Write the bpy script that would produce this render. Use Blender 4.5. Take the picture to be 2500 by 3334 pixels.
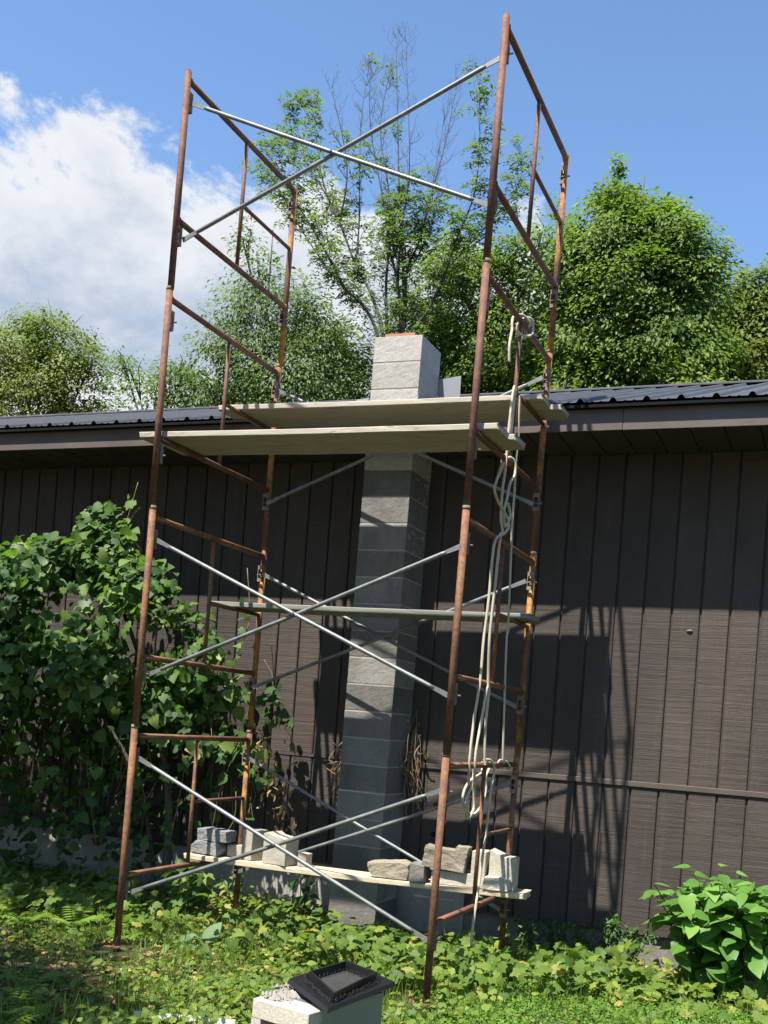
import bpy, bmesh, math, random
import numpy as np
from mathutils import Vector, Matrix
R = math.radians
S = bpy.context.scene
for o in list(bpy.data.objects): bpy.data.objects.remove(o)
COL = S.collection

# ------------------------------------------------------------------ camera
YAW, PITCH, ROLL = -0.36362, 0.00025, 0.08161
CAM = Vector((4.5497, -6.0034, 1.6982))
cam = bpy.data.cameras.new('camera'); camo = bpy.data.objects.new('camera', cam); COL.objects.link(camo)
fw = Vector((math.sin(YAW)*math.cos(PITCH), math.cos(YAW)*math.cos(PITCH), math.sin(PITCH)))
rt = Vector((math.cos(YAW), -math.sin(YAW), 0)); up = rt.cross(fw)
r2 = math.cos(ROLL)*rt + math.sin(ROLL)*up; u2 = -math.sin(ROLL)*rt + math.cos(ROLL)*up
camo.matrix_world = Matrix(((r2.x, u2.x, -fw.x, CAM.x), (r2.y, u2.y, -fw.y, CAM.y), (r2.z, u2.z, -fw.z, CAM.z), (0, 0, 0, 1)))
cam.sensor_fit = 'HORIZONTAL'; cam.sensor_width = 36.0; cam.lens = 3390.95/2500*36
cam.shift_x = -(1434.35-1250)/2500; cam.shift_y = (2363.14-1667)/2500
cam.clip_start = .05; cam.clip_end = 2000
S.camera = camo

# ------------------------------------------------------------------ sky and sun
SUN_DIR = Vector((.30, 1.0, -1.87)).normalized()            # travel direction of the light
to_sun = -SUN_DIR
elev = math.asin(to_sun.z); azim = math.atan2(to_sun.x, to_sun.y)
world = bpy.data.worlds.new('World'); S.world = world; world.use_nodes = True
nt = world.node_tree; N = nt.nodes; L = nt.links; N.clear()
def wn(t, **k):
    n = N.new(t)
    for a, b in k.items(): setattr(n, a, b)
    return n
wout = wn('ShaderNodeOutputWorld'); bg = wn('ShaderNodeBackground'); L.new(bg.outputs[0], wout.inputs[0])
sky = wn('ShaderNodeTexSky', sky_type='NISHITA'); sky.sun_disc = False
sky.sun_elevation = elev; sky.sun_rotation = azim; sky.air_density = 1.0; sky.dust_density = .25; sky.ozone_density = 3.0; sky.altitude = 200
tc = wn('ShaderNodeTexCoord'); sep = wn('ShaderNodeSeparateXYZ'); L.new(tc.outputs['Generated'], sep.inputs[0])
def mth(op, a, b=None, clamp=False):
    n = wn('ShaderNodeMath', operation=op, use_clamp=clamp)
    for i, v in enumerate((a, b)):
        if v is None: continue
        if isinstance(v, (int, float)): n.inputs[i].default_value = v
        else: L.new(v, n.inputs[i])
    return n.outputs[0]
def noise(scale, detail, rough, dist=0., loc=(0, 0, 0), sc=(1, 1, 1)):
    mp = wn('ShaderNodeMapping'); L.new(tc.outputs['Generated'], mp.inputs[0]); mp.inputs['Location'].default_value = loc; mp.inputs['Scale'].default_value = sc
    n = wn('ShaderNodeTexNoise'); L.new(mp.outputs[0], n.inputs['Vector'])
    n.inputs['Scale'].default_value = scale; n.inputs['Detail'].default_value = detail; n.inputs['Roughness'].default_value = rough; n.inputs['Distortion'].default_value = dist
    return n.outputs['Fac']
# cumulus bank: dense low in the west, breaking up towards the east
lim = mth('ADD', mth('SUBTRACT', .19, mth('MULTIPLY', sep.outputs['X'], .40)), mth('MULTIPLY', sep.outputs['Y'], .10))
d = mth('MULTIPLY', mth('SUBTRACT', lim, sep.outputs['Z']), 2.7)
n1 = noise(3.1, 11, .60, .25, (.35, .1, .0), (1, 1, 1.3))
n2 = noise(9.0, 8, .62, .2, (1.3, .2, .5), (1, 1, 1.4))
dens = mth('ADD', d, mth('ADD', mth('MULTIPLY', mth('SUBTRACT', n1, .5), 1.6), mth('MULTIPLY', mth('SUBTRACT', n2, .5), 1.0)))
mr = wn('ShaderNodeMapRange', interpolation_type='SMOOTHSTEP'); L.new(dens, mr.inputs[0])
mr.inputs[1].default_value = .02; mr.inputs[2].default_value = .16
n3 = noise(2.6, 6, .6, .3, (2.2, .7, .1), (1, 1, 2.2))
core_ = wn('ShaderNodeMapRange', interpolation_type='SMOOTHSTEP'); L.new(dens, core_.inputs[0]); core_.inputs[1].default_value = .12; core_.inputs[2].default_value = .70
n3r = wn('ShaderNodeMapRange', interpolation_type='SMOOTHSTEP'); L.new(n3, n3r.inputs[0]); n3r.inputs[1].default_value = .64; n3r.inputs[2].default_value = .50
shade = wn('ShaderNodeMixRGB'); L.new(mth('MULTIPLY', core_.outputs[0], n3r.outputs[0]), shade.inputs[0])
shade.inputs[1].default_value = (3.75, 3.82, 3.95, 1); shade.inputs[2].default_value = (1.75, 2.15, 2.8, 1)
mixc = wn('ShaderNodeMixRGB'); L.new(mth('MULTIPLY', mr.outputs[0], .96), mixc.inputs[0]); tint = wn('ShaderNodeMixRGB', blend_type='MULTIPLY'); tint.inputs[0].default_value = 1; L.new(sky.outputs[0], tint.inputs[1]); tint.inputs[2].default_value = (.92, 1.0, 1.04, 1); L.new(tint.outputs[0], mixc.inputs[1]); L.new(shade.outputs[0], mixc.inputs[2])
L.new(mixc.outputs[0], bg.inputs[0]); bg.inputs[1].default_value = .088

sl = bpy.data.lights.new('sun', 'SUN'); sl.energy = 4.5; sl.angle = R(.53); sl.color = (1, .955, .88)
slo = bpy.data.objects.new('sun', sl); COL.objects.link(slo); slo.location = (-8, -20, 40)
slo.rotation_euler = SUN_DIR.to_track_quat('-Z', 'Y').to_euler()
S.view_settings.view_transform = 'Standard'; S.view_settings.look = 'None'; S.view_settings.gamma = 1; S.view_settings.use_curve_mapping = False
S.view_settings.exposure = 1.45
S.render.engine = 'CYCLES'; S.cycles.max_bounces = 6; S.cycles.transparent_max_bounces = 6

# ------------------------------------------------------------------ materials
def material(name):
    m = bpy.data.materials.new(name); m.use_nodes = True; t = m.node_tree; t.nodes.clear()
    out = t.nodes.new('ShaderNodeOutputMaterial'); b = t.nodes.new('ShaderNodeBsdfPrincipled'); t.links.new(b.outputs[0], out.inputs[0])
    return m, t, b, out
def nd(t, ty, **k):
    n = t.nodes.new(ty)
    for a, b in k.items():
        if a.startswith('_'): n.inputs[a[1:]].default_value = b
        else: setattr(n, a, b)
    return n
def coords(t, scale=(1, 1, 1), rnd=True, space='Object'):
    c = nd(t, 'ShaderNodeTexCoord'); mp = nd(t, 'ShaderNodeMapping'); mp.inputs['Scale'].default_value = scale
    t.links.new(c.outputs[space], mp.inputs[0])
    if rnd:
        oi = nd(t, 'ShaderNodeObjectInfo'); mu = nd(t, 'ShaderNodeMath', operation='MULTIPLY'); mu.inputs[1].default_value = 37.0
        t.links.new(oi.outputs['Random'], mu.inputs[0]); t.links.new(mu.outputs[0], mp.inputs['Location'])
    return mp.outputs[0]
def nz(t, vec, scale, detail=4, rough=.6, dist=0):
    n = nd(t, 'ShaderNodeTexNoise', _Scale=scale, _Detail=detail, _Roughness=rough, _Distortion=dist); t.links.new(vec, n.inputs['Vector']); return n.outputs['Fac']
def ramp(t, fac, stops):
    r = nd(t, 'ShaderNodeValToRGB'); e = r.color_ramp.elements
    while len(e) < len(stops): e.new(.5)
    for el, (p, c) in zip(e, stops): el.position = p; el.color = (*c, 1)
    t.links.new(fac, r.inputs[0]); return r.outputs[0]
def mix(t, fac, a, b, mode='MIX'):
    m = nd(t, 'ShaderNodeMixRGB', blend_type=mode)
    for i, v in enumerate((fac, a, b)):
        if isinstance(v, (int, float)): m.inputs[i].default_value = v
        elif isinstance(v, tuple): m.inputs[i].default_value = (*v, 1)
        else: t.links.new(v, m.inputs[i])
    return m.outputs[0]
def bump(t, b, h, strength, dist):
    n = nd(t, 'ShaderNodeBump', _Strength=strength, _Distance=dist); t.links.new(h, n.inputs['Height']); t.links.new(n.outputs[0], b.inputs['Normal'])

def mk_rust(name, orange=0.):
    m, t, b, o = material(name); v = coords(t)
    a = nz(t, v, 7, 8, .7); c = nz(t, v, 45, 5, .7)
    col = ramp(t, a, [(.28, (.078, .034, .022)), (.44, (.135, .057, .034)), (.60, (.195, .085, .046)), (.76, (.28, .135, .062))])
    # remains of yellow-orange paint, mainly on the legs that stand at the wall side (object Y > 1.4)
    tcn = nd(t, 'ShaderNodeTexCoord'); sp = nd(t, 'ShaderNodeSeparateXYZ'); t.links.new(tcn.outputs['Object'], sp.inputs[0])
    mr_ = nd(t, 'ShaderNodeMapRange', clamp=True); mr_.inputs[1].default_value = 1.3; mr_.inputs[2].default_value = 1.5; mr_.inputs[3].default_value = orange*.3; mr_.inputs[4].default_value = 1
    t.links.new(sp.outputs['Y'], mr_.inputs[0])
    pn = ramp(t, nz(t, v, 3.2, 6, .65), [(.47, (0, 0, 0)), (.56, (1, 1, 1))])
    pm = nd(t, 'ShaderNodeMath', operation='MULTIPLY'); t.links.new(mr_.outputs[0], pm.inputs[0]); t.links.new(pn, pm.inputs[1])
    col = mix(t, pm.outputs[0], col, (.38, .175, .035))
    col = mix(t, ramp(t, c, [(.35, (.6,)*3), (.6, (0,)*3)]), col, (.045, .022, .016))
    spk = ramp(t, nz(t, v, 90, 2, .5), [(.70, (0,)*3), (.76, (1,)*3)])
    spg = ramp(t, nz(t, v, 5, 2, .5), [(.52, (0,)*3), (.62, (1,)*3)])
    col = mix(t, mix(t, 1., spk, spg, 'MULTIPLY'), col, (.42, .36, .30))
    t.links.new(col, b.inputs['Base Color']); b.inputs['Roughness'].default_value = .78; b.inputs['Metallic'].default_value = .1
    bump(t, b, c, .5, .004); return m
def mk_galv():
    m, t, b, o = material('galvanised_steel'); v = coords(t)
    a = nz(t, v, 9, 6, .7); c = nz(t, v, 60, 3, .6)
    col = ramp(t, a, [(.3, (.10, .106, .104)), (.55, (.165, .173, .17)), (.72, (.23, .235, .228))])
    col = mix(t, ramp(t, c, [(.62, (0,)*3), (.7, (.8,)*3)]), col, (.16, .115, .08))
    t.links.new(col, b.inputs['Base Color']); b.inputs['Metallic'].default_value = .35; b.inputs['Roughness'].default_value = .5
    bump(t, b, c, .3, .002); return m
def mk_wood(name, lo, hi, dark, grey=0., greycol=(.3, .3, .27)):
    m, t, b, o = material(name); v = coords(t, (1.1, 16, 16)); v2 = coords(t, (2.2, 9, 9))
    g = nz(t, v, 3.2, 8, .65, .6); k = nz(t, v2, 1.6, 3, .5, 1.2)
    col = ramp(t, g, [(.3, lo), (.62, hi)])
    col = mix(t, ramp(t, k, [(.63, (0,)*3), (.70, (.75,)*3)]), col, dark)
    if grey: col = mix(t, ramp(t, nz(t, coords(t, (1, 3, 3)), 2.1, 5, .6), [(.3, (grey*.5,)*3), (.65, (grey,)*3)]), col, greycol)
    t.links.new(col, b.inputs['Base Color']); b.inputs['Roughness'].default_value = .82; bump(t, b, g, .45, .004); return m
def mk_concrete(name, a, bcol, scale=1., stain=.0, bstr=.6, var_lo=.82):
    m, t, b, o = material(name); v = coords(t)
    f = nz(t, v, 85*scale, 6, .8); g = nz(t, v, 6*scale, 6, .6); h = nz(t, v, 34*scale, 5, .7)
    col = ramp(t, g, [(.3, a), (.68, bcol)])
    col = mix(t, .42, col, ramp(t, f, [(.34, tuple(x*.42 for x in a)), (.7, tuple(min(.9, x*1.3) for x in bcol))]))
    if stain: col = mix(t, ramp(t, nz(t, coords(t, (1, 1, .35)), 2.6, 6, .65), [(.45, (0,)*3), (.66, (stain,)*3)]), col, tuple(x*.45 for x in a))
    oi2 = nd(t, 'ShaderNodeObjectInfo'); tone = ramp(t, oi2.outputs['Random'], [(0., (var_lo,)*3), (1., (1.12,)*3)]); col = mix(t, 1., col, tone, 'MULTIPLY')
    t.links.new(col, b.inputs['Base Color']); b.inputs['Roughness'].default_value = .93
    hh = nd(t, 'ShaderNodeMath', operation='ADD'); t.links.new(f, hh.inputs[0]); t.links.new(h, hh.inputs[1]); bump(t, b, hh.outputs[0], bstr, .006); return m
def mk_paint(name, col, rough=.6, stria=.0, spec=.3, aged=False):
    m, t, b, o = material(name)
    v = coords(t, (1, 1, 1))
    a = nz(t, v, 2.2, 6, .6)
    c = mix(t, ramp(t, a, [(.3, (0,)*3), (.7, (1,)*3)]), tuple(x*.82 for x in col), tuple(x*1.15 for x in col))
    if stria:
        s = nz(t, coords(t, (1.3, 1, 85)), 2.2, 7, .72, .15); s2 = nz(t, coords(t, (.8, 1, 24)), 1.2, 4, .6)
        c = mix(t, ramp(t, s, [(.30, (.6,)*3), (.46, (0,)*3)]), c, tuple(x*.60 for x in col))
        c = mix(t, ramp(t, s, [(.62, (0,)*3), (.76, (.3,)*3)]), c, tuple(min(1, x*1.35) for x in col))
        hh = nd(t, 'ShaderNodeMath', operation='ADD'); t.links.new(s, hh.inputs[0]); t.links.new(s2, hh.inputs[1]); bump(t, b, hh.outputs[0], stria, .012)
    if aged:
        # board-to-board fading and a few run marks
        c = mix(t, 1., c, ramp(t, nd(t, 'ShaderNodeObjectInfo').outputs['Random'], [(0., (.88, .88, .89)), (1., (1.10, 1.09, 1.07))]), 'MULTIPLY')
        c = mix(t, ramp(t, nz(t, coords(t, (14, 1, .55)), 1.6, 5, .6), [(.56, (0,)*3), (.72, (.35,)*3)]), c, tuple(x*1.5 for x in col))
        c = mix(t, ramp(t, nz(t, coords(t, (1, 1, 1)), 55, 2, .5), [(.76, (0,)*3), (.80, (.8,)*3)]), c, tuple(x*.35 for x in col))
    t.links.new(c, b.inputs['Base Color']); b.inputs['Roughness'].default_value = rough; b.inputs['Specular IOR Level'].default_value = spec; return m
def mk_leaf(name, stops, trans=.38, rough=.5, attr=True):
    m, t, b, o = material(name)
    if attr: src = nd(t, 'ShaderNodeAttribute', attribute_name='var').outputs['Fac']
    else: src = nd(t, 'ShaderNodeObjectInfo').outputs['Random']
    n = nz(t, coords(t, (1, 1, 1), rnd=not attr), 26, 3, .6)
    col = ramp(t, src, stops)
    col = mix(t, .22, col, ramp(t, n, [(.35, (.01, .02, .006)), (.65, (.25, .36, .06))]), 'OVERLAY')
    t.links.new(col, b.inputs['Base Color']); b.inputs['Roughness'].default_value = rough; b.inputs['Specular IOR Level'].default_value = .35
    tr = nd(t, 'ShaderNodeBsdfTranslucent'); t.links.new(mix(t, 1., col, (1.25, 1.35, .55), 'MULTIPLY'), tr.inputs[0])
    ms = nd(t, 'ShaderNodeMixShader'); ms.inputs[0].default_value = trans
    t.links.new(b.outputs[0], ms.inputs[1]); t.links.new(tr.outputs[0], ms.inputs[2]); t.links.new(ms.outputs[0], o.inputs[0]); return m
M = {}
M['rust'] = mk_rust('rusty_steel'); M['rust_orange'] = mk_rust('rusty_painted_steel', 1.)
M['galv'] = mk_galv()
M['lock'] = mk_concrete('lock_plate_steel', (.13, .085, .06), (.25, .20, .155), 1., .5, .3)
M['wood_new'] = mk_wood('pale_plank_wood', (.28, .235, .175), (.395, .345, .265), (.13, .095, .06), .3, (.27, .265, .25))
M['wood_fresh'] = mk_wood('fresh_pine_wood', (.38, .295, .20), (.52, .43, .30), (.24, .16, .08))
M['wood_old'] = mk_wood('weathered_plank_wood', (.25, .215, .165), (.35, .31, .24), (.11, .085, .055), .5)
M['wood_grey'] = mk_wood('grey_plank_wood', (.15, .135, .085), (.23, .21, .14), (.08, .06, .035), .8, (.17, .175, .165))
M['block'] = mk_concrete('old_chimney_block', (.18, .172, .155), (.255, .242, .218), 1., .6, .8, .60)
M['block_new'] = mk_concrete('new_chimney_block', (.29, .275, .25), (.38, .36, .33))
M['block_pale'] = mk_concrete('pale_block', (.35, .31, .25), (.46, .415, .34))
M['block_brown'] = mk_concrete('brown_broken_block', (.23, .185, .13), (.37, .315, .24), .9, .5, 1.)
M['rubble'] = mk_concrete('grey_rubble', (.14, .14, .14), (.26, .255, .245), .8, 0, 1.)
M['mortar'] = mk_concrete('mortar', (.24, .222, .19), (.32, .298, .26))
M['foundation'] = mk_concrete('foundation_concrete', (.24, .22, .185), (.32, .295, .25), .6, .5, .35)
M['foundation_rough'] = mk_concrete('rough_foundation', (.14, .13, .115), (.24, .225, .20), .6, .8, .8)
M['crumb'] = mk_concrete('mortar_crumbs', (.26, .235, .20), (.35, .325, .28))
M['siding'] = mk_paint('brown_siding_paint', (.063, .0515, .0445), .62, .6, .16, True)
M['siding_dark'] = mk_paint('groove_paint', (.05, .04, .036), .7)
M['trim'] = mk_paint('brown_trim_paint', (.078, .062, .053), .5)
M['fascia'] = mk_paint('mauve_brown_fascia', (.098, .077, .070), .45)
M['soffit'] = mk_paint('dark_soffit_paint', (.05, .043, .04), .7)
M['roof'] = mk_paint('charcoal_roof_metal', (.060, .062, .068), .6, 0, .3)
M['roof_dark'] = mk_paint('dark_drip_edge', (.012, .012, .013), .9, 0, .05)
M['alu'] = mk_paint('aluminium_flashing', (.22, .225, .235), .5); M['alu'].node_tree.nodes['Principled BSDF'].inputs['Metallic'].default_value = .55
M['terracotta'] = mk_concrete('terracotta', (.36, .13, .075), (.46, .19, .11), 1., 0, .2)
M['rope'] = mk_paint('cream_rope', (.42, .37, .27), .9)
M['black'] = mk_paint('black_plastic', (.010, .010, .011), .38, 0, .5)
M['soot'] = mk_concrete('sooty_tray_floor', (.012, .0115, .011), (.035, .032, .029), 1.)
M['wire'] = mk_paint('dull_wire', (.018, .018, .019), .6)
M['white'] = mk_paint('white_metal_strip', (.62, .62, .60), .4)
M['bark'] = mk_concrete('bark', (.05, .043, .036), (.11, .096, .082), .5, 0, 1.)
M['twig'] = mk_paint('dry_twig', (.20, .14, .09), .9)
M['dry_leaf'] = mk_leaf('dry_leaf', [(.0, (.20, .11, .05)), (.5, (.36, .23, .11)), (1., (.48, .36, .20))], .25, .8)
M['soil'] = None
def leafmat(key, a, b_, c, d, trans=.38, rough=.5, attr=True): M[key] = mk_leaf(key, [(0., a), (.45, b_), (.8, c), (1., d)], trans, rough, attr)
leafmat('maple_leaf', (.09, .145, .026), (.145, .225, .038), (.20, .285, .05), (.28, .34, .075), .5)
leafmat('ash_leaf', (.085, .135, .052), (.135, .20, .078), (.185, .255, .10), (.25, .31, .125), .48)
leafmat('yellow_maple_leaf', (.10, .14, .024), (.165, .21, .036), (.225, .265, .05), (.29, .31, .07), .48)
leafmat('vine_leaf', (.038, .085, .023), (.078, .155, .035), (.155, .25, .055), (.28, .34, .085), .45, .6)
leafmat('vine_leaf_single', (.05, .105, .028), (.10, .185, .042), (.175, .265, .062), (.29, .35, .095), .45, .5, False)
leafmat('shrub_leaf', (.085, .195, .036), (.12, .25, .047), (.155, .30, .06), (.21, .36, .078), .38, .45, False)
leafmat('ground_leaf', (.08, .145, .024), (.15, .225, .034), (.25, .305, .05), (.40, .34, .095), .42, .6)
leafmat('grass', (.09, .155, .027), (.15, .235, .038), (.22, .295, .055), (.38, .33, .12), .4, .6)
leafmat('bedstraw', (.08, .19, .022), (.13, .27, .03), (.18, .33, .045), (.25, .38, .06), .4, .6)
leafmat('fern_leaf', (.10, .19, .02), (.16, .27, .03), (.21, .32, .04), (.27, .36, .06), .45, .6)
leafmat('dark_weed', (.03, .075, .015), (.05, .11, .02), (.08, .16, .03), (.12, .20, .04), .35, .6)
def mk_soil():
    m, t, b, o = material('soil_and_thatch'); v = coords(t, rnd=False, space='Object')
    a = nz(t, v, 1.6, 6, .65); c = nz(t, v, 30, 8, .8)
    col = ramp(t, a, [(.35, (.075, .042, .022)), (.52, (.11, .085, .035)), (.68, (.075, .105, .028))])
    col = mix(t, ramp(t, c, [(.4, (.7,)*3), (.62, (0,)*3)]), col, (.035, .024, .014))
    col = mix(t, ramp(t, c, [(.6, (0,)*3), (.72, (.6,)*3)]), col, (.20, .14, .07))
    t.links.new(col, b.inputs['Base Color']); b.inputs['Roughness'].default_value = .95; bump(t, b, c, 1., .05); return m
M['soil'] = mk_soil()

# ------------------------------------------------------------------ object helpers
def worigin(p):
    v = Vector((0, 0, 0))
    while p is not None: v += p.location; p = p.parent
    return v
def tag(o, label=None, cat=None, group=None, kind=None):
    for k, v in (('label', label), ('category', cat), ('group', group), ('kind', kind)):
        if v: o[k] = v
    return o
def empty(name, loc, label=None, cat=None, group=None):
    o = bpy.data.objects.new(name, None); COL.objects.link(o); o.location = loc; o.empty_display_size = .1
    return tag(o, label, cat, group)
class MB:
    def __init__(s): s.v = []; s.f = []; s.sm = []
    def add(s, vs, fs, smooth=False):
        b = len(s.v); s.v += [tuple(map(float, v)) for v in vs]; s.f += [tuple(b+i for i in f) for f in fs]
        s.sm += ([smooth]*len(fs) if isinstance(smooth, bool) else list(smooth)); return s
    def box(s, lo, hi):
        x0, y0, z0 = lo; x1, y1, z1 = hi
        return s.add([(x0,y0,z0),(x1,y0,z0),(x1,y1,z0),(x0,y1,z0),(x0,y0,z1),(x1,y0,z1),(x1,y1,z1),(x0,y1,z1)],
                     [(0,3,2,1),(4,5,6,7),(0,1,5,4),(1,2,6,5),(2,3,7,6),(3,0,4,7)])
    def prism(s, pts, d, axis='y'):
        """outline pts (a,b) extruded along an axis between d[0] and d[1]"""
        n = len(pts); mk = {'y': lambda a, b, c: (a, c, b), 'x': lambda a, b, c: (c, a, b), 'z': lambda a, b, c: (a, b, c)}[axis]
        vs = [mk(a, b, d[0]) for a, b in pts] + [mk(a, b, d[1]) for a, b in pts]
        return s.add(vs, [tuple(range(n)), tuple(range(2*n-1, n-1, -1))] + [(i, i+n, (i+1) % n+n, (i+1) % n) for i in range(n)])
    def tube(s, pts, r, n=10, cap=True, twist=None):
        pts = [Vector(p) for p in pts]; k = len(pts)
        rs = r if isinstance(r, (list, tuple)) else [r]*k
        t0 = (pts[1]-pts[0]).normalized(); a = Vector((0, 0, 1)) if abs(t0.z) < .9 else Vector((1, 0, 0))
        u = t0.cross(a).normalized(); vs = []; acc = 0.
        for i, p in enumerate(pts):
            t = (pts[min(i+1, k-1)]-pts[max(i-1, 0)])
            if t.length < 1e-9: t = t0
            t = t.normalized(); u = (u-t*u.dot(t)).normalized(); w = t.cross(u)
            if i: acc += (p-pts[i-1]).length
            for j in range(n):
                an = 2*math.pi*j/n; rr = rs[i]
                if twist: rr *= 1+twist[0]*math.cos(twist[1]*an+twist[2]*acc)
                vs.append(p+(u*math.cos(an)+w*math.sin(an))*rr)
        fs = [(i*n+j, i*n+(j+1) % n, (i+1)*n+(j+1) % n, (i+1)*n+j) for i in range(k-1) for j in range(n)]; sm = [True]*len(fs)
        if cap: fs += [tuple(range(n-1, -1, -1)), tuple((k-1)*n+j for j in range(n))]; sm += [False, False]
        return s.add(vs, fs, sm)
    def build(s, name, mat, parent=None, loc=None, bevel=0.):
        me = bpy.data.meshes.new(name); o = bpy.data.objects.new(name, me); COL.objects.link(o)
        if loc is not None: o.location = loc
        if parent: o.parent = parent
        og = worigin(parent)+(Vector(loc) if loc is not None else Vector())
        me.from_pydata([(v[0]-og.x, v[1]-og.y, v[2]-og.z) for v in s.v], [], s.f)
        me.polygons.foreach_set('use_smooth', s.sm)
        if isinstance(mat, str): mat = M[mat]
        me.materials.append(mat)
        if bevel:
            bm = bmesh.new(); bm.from_mesh(me); bmesh.ops.recalc_face_normals(bm, faces=bm.faces)
            bmesh.ops.bevel(bm, geom=[e for e in bm.edges if e.is_manifold and e.calc_face_angle() > .5], offset=bevel, segments=1, affect='EDGES', clamp_overlap=True)
            bm.to_mesh(me); bm.free()
        me.update(); return o
def copy_tree(o, parent=None):
    c = o.copy(); COL.objects.link(c); c.parent = parent
    for ch in list(o.children): copy_tree(ch, c)
    return c
def smooth_path(pts, per=6):
    P = [Vector(p) for p in pts]; out = []
    for i in range(len(P)-1):
        a, b, c, d_ = P[max(i-1, 0)], P[i], P[i+1], P[min(i+2, len(P)-1)]
        for k in range(per):
            t = k/per
            out.append(.5*((2*b)+(-a+c)*t+(2*a-5*b+4*c-d_)*t*t+(-a+3*b-3*c+d_)*t**3))
    return out+[P[-1]]
def roughen(o, cuts, amp, scale=9., seed=0, keep=None):
    """break up a block's surface: subdivide and chip vertices in and out"""
    from mathutils import noise as mn
    me = o.data; bm = bmesh.new(); bm.from_mesh(me)
    bmesh.ops.subdivide_edges(bm, edges=bm.edges[:], cuts=cuts, use_grid_fill=True); bm.normal_update()
    for v in bm.verts:
        k = 1. if keep is None else keep(v.co)
        if k <= 0: continue
        p = v.co*scale+Vector((seed*3.1, seed*1.7, seed*.9))
        a_ = abs(mn.noise(p*.6)); v.co += v.normal*((.2-a_*.9+mn.noise(p*2.2)*.35+mn.noise(p*6.1)*.22)*amp*k)
    bm.to_mesh(me); bm.free(); me.update(); return o
# ---- leaf scattering with numpy
rng = np.random.default_rng(7)
def norm(a): return a/np.maximum(np.linalg.norm(a, axis=-1, keepdims=True), 1e-9)
def frames(nrm, tip):
    nrm = norm(nrm); tip = norm(tip-nrm*np.sum(tip*nrm, axis=1, keepdims=True)); return np.stack([np.cross(tip, nrm), tip, nrm], axis=2)
def leaf_ovate(segs=4, w=.5, fold=.14, droop=.22, peak=.42):
    vs = [(0, 0, 0)]; 
    for i in range(1, segs):
        t = i/segs; ww = w*(math.sin(math.pi*t**(math.log(.5)/math.log(peak))))*.5+.02; z = -droop*t*t
        vs += [(-ww, t, z+fold*ww*1.2), (0, t, z), (ww, t, z+fold*ww*1.2)]
    vs.append((0, 1, -droop)); f = [(0, 2, 1), (0, 3, 2)]
    for i in range(segs-2):
        a = 1+3*i; f += [(a, a+1, a+4, a+3), (a+1, a+2, a+5, a+4)]
    a = 1+3*(segs-2); e = len(vs)-1; f += [(a, a+1, e), (a+1, a+2, e)]
    return np.array(vs, float), f
def leaf_lobed(depth=.28, cup=.12):
    out = []; n = 15
    prof = [.25, .62, .55, .82, .60, .95, .70, 1.12, .70, .95, .60, .82, .55, .62, .25]
    for i in range(n):
        an = math.radians(-150+300*i/(n-1)); r = prof[i]*.55
        if i % 2 == 0 and i not in (0, n-1): r = (.55*.62)*(1-depth)+r*depth+.05
        x, y = math.sin(an)*r, .42+math.cos(an)*r
        out.append((x, y, -cup*(x*x*2+(y-.4)**2)))
    vs = [(0, .36, .02)]+out+[(0, .05, 0)]
    f = [(0, i, i+1) for i in range(1, n)]+[(0, n, n+1), (0, n+1, 1)]
    f = [tuple(reversed(t)) for t in f]
    return np.array(vs, float), f
def leaf_diamond(w=.5, fold=.12): return np.array([(0, 0, 0), (w*.5, .45, fold), (0, 1, -.08), (-w*.5, .45, fold)], float), [(0, 1, 2), (0, 2, 3)]
def leaf_blade(w=.035): return np.array([(-w, 0, 0), (w, 0, 0), (-w*.8, .5, .05), (w*.8, .5, .05), (0, 1, .22)], float), [(0, 1, 3, 2), (2, 3, 4)]
def scatter(name, tmpl, pos, mats3, scale, mat, parent=None, var=None, loc=None, smooth=False, stretch=None):
    tv, tf = tmpl; n = len(pos); k = len(tv)
    sc = np.asarray(scale, float).reshape(-1, 1, 1)*np.ones((n, 1, 1))
    V = np.einsum('nij,kj->nki', mats3, tv)*sc+pos[:, None, :]
    og = worigin(parent)+(Vector(loc) if loc is not None else Vector())
    V = (V-np.array(og)).reshape(-1, 3)
    li = np.concatenate([np.array(f) for f in tf]); ls = np.array([len(f) for f in tf])
    LI = (li[None, :]+(np.arange(n)*k)[:, None]).ravel(); LT = np.tile(ls, n); LS = np.concatenate([[0], np.cumsum(LT)[:-1]])
    me = bpy.data.meshes.new(name); me.vertices.add(len(V)); me.vertices.foreach_set('co', V.ravel().astype(np.float32))
    me.loops.add(len(LI)); me.loops.foreach_set('vertex_index', LI.astype(np.int32))
    me.polygons.add(len(LT)); me.polygons.foreach_set('loop_start', LS.astype(np.int32))
    if smooth: me.polygons.foreach_set('use_smooth', np.ones(len(LT), bool))
    if var is None: var = rng.random(n)
    at = me.attributes.new('var', 'FLOAT', 'POINT'); at.data.foreach_set('value', np.repeat(np.clip(var, 0, 1), k).astype(np.float32))
    me.materials.append(M[mat] if isinstance(mat, str) else mat); me.update(calc_edges=True); me.validate()
    o = bpy.data.objects.new(name, me); COL.objects.link(o)
    if loc is not None: o.location = loc
    if parent: o.parent = parent
    return o
def rnd_dirs(n): return norm(rng.normal(size=(n, 3)))
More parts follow.
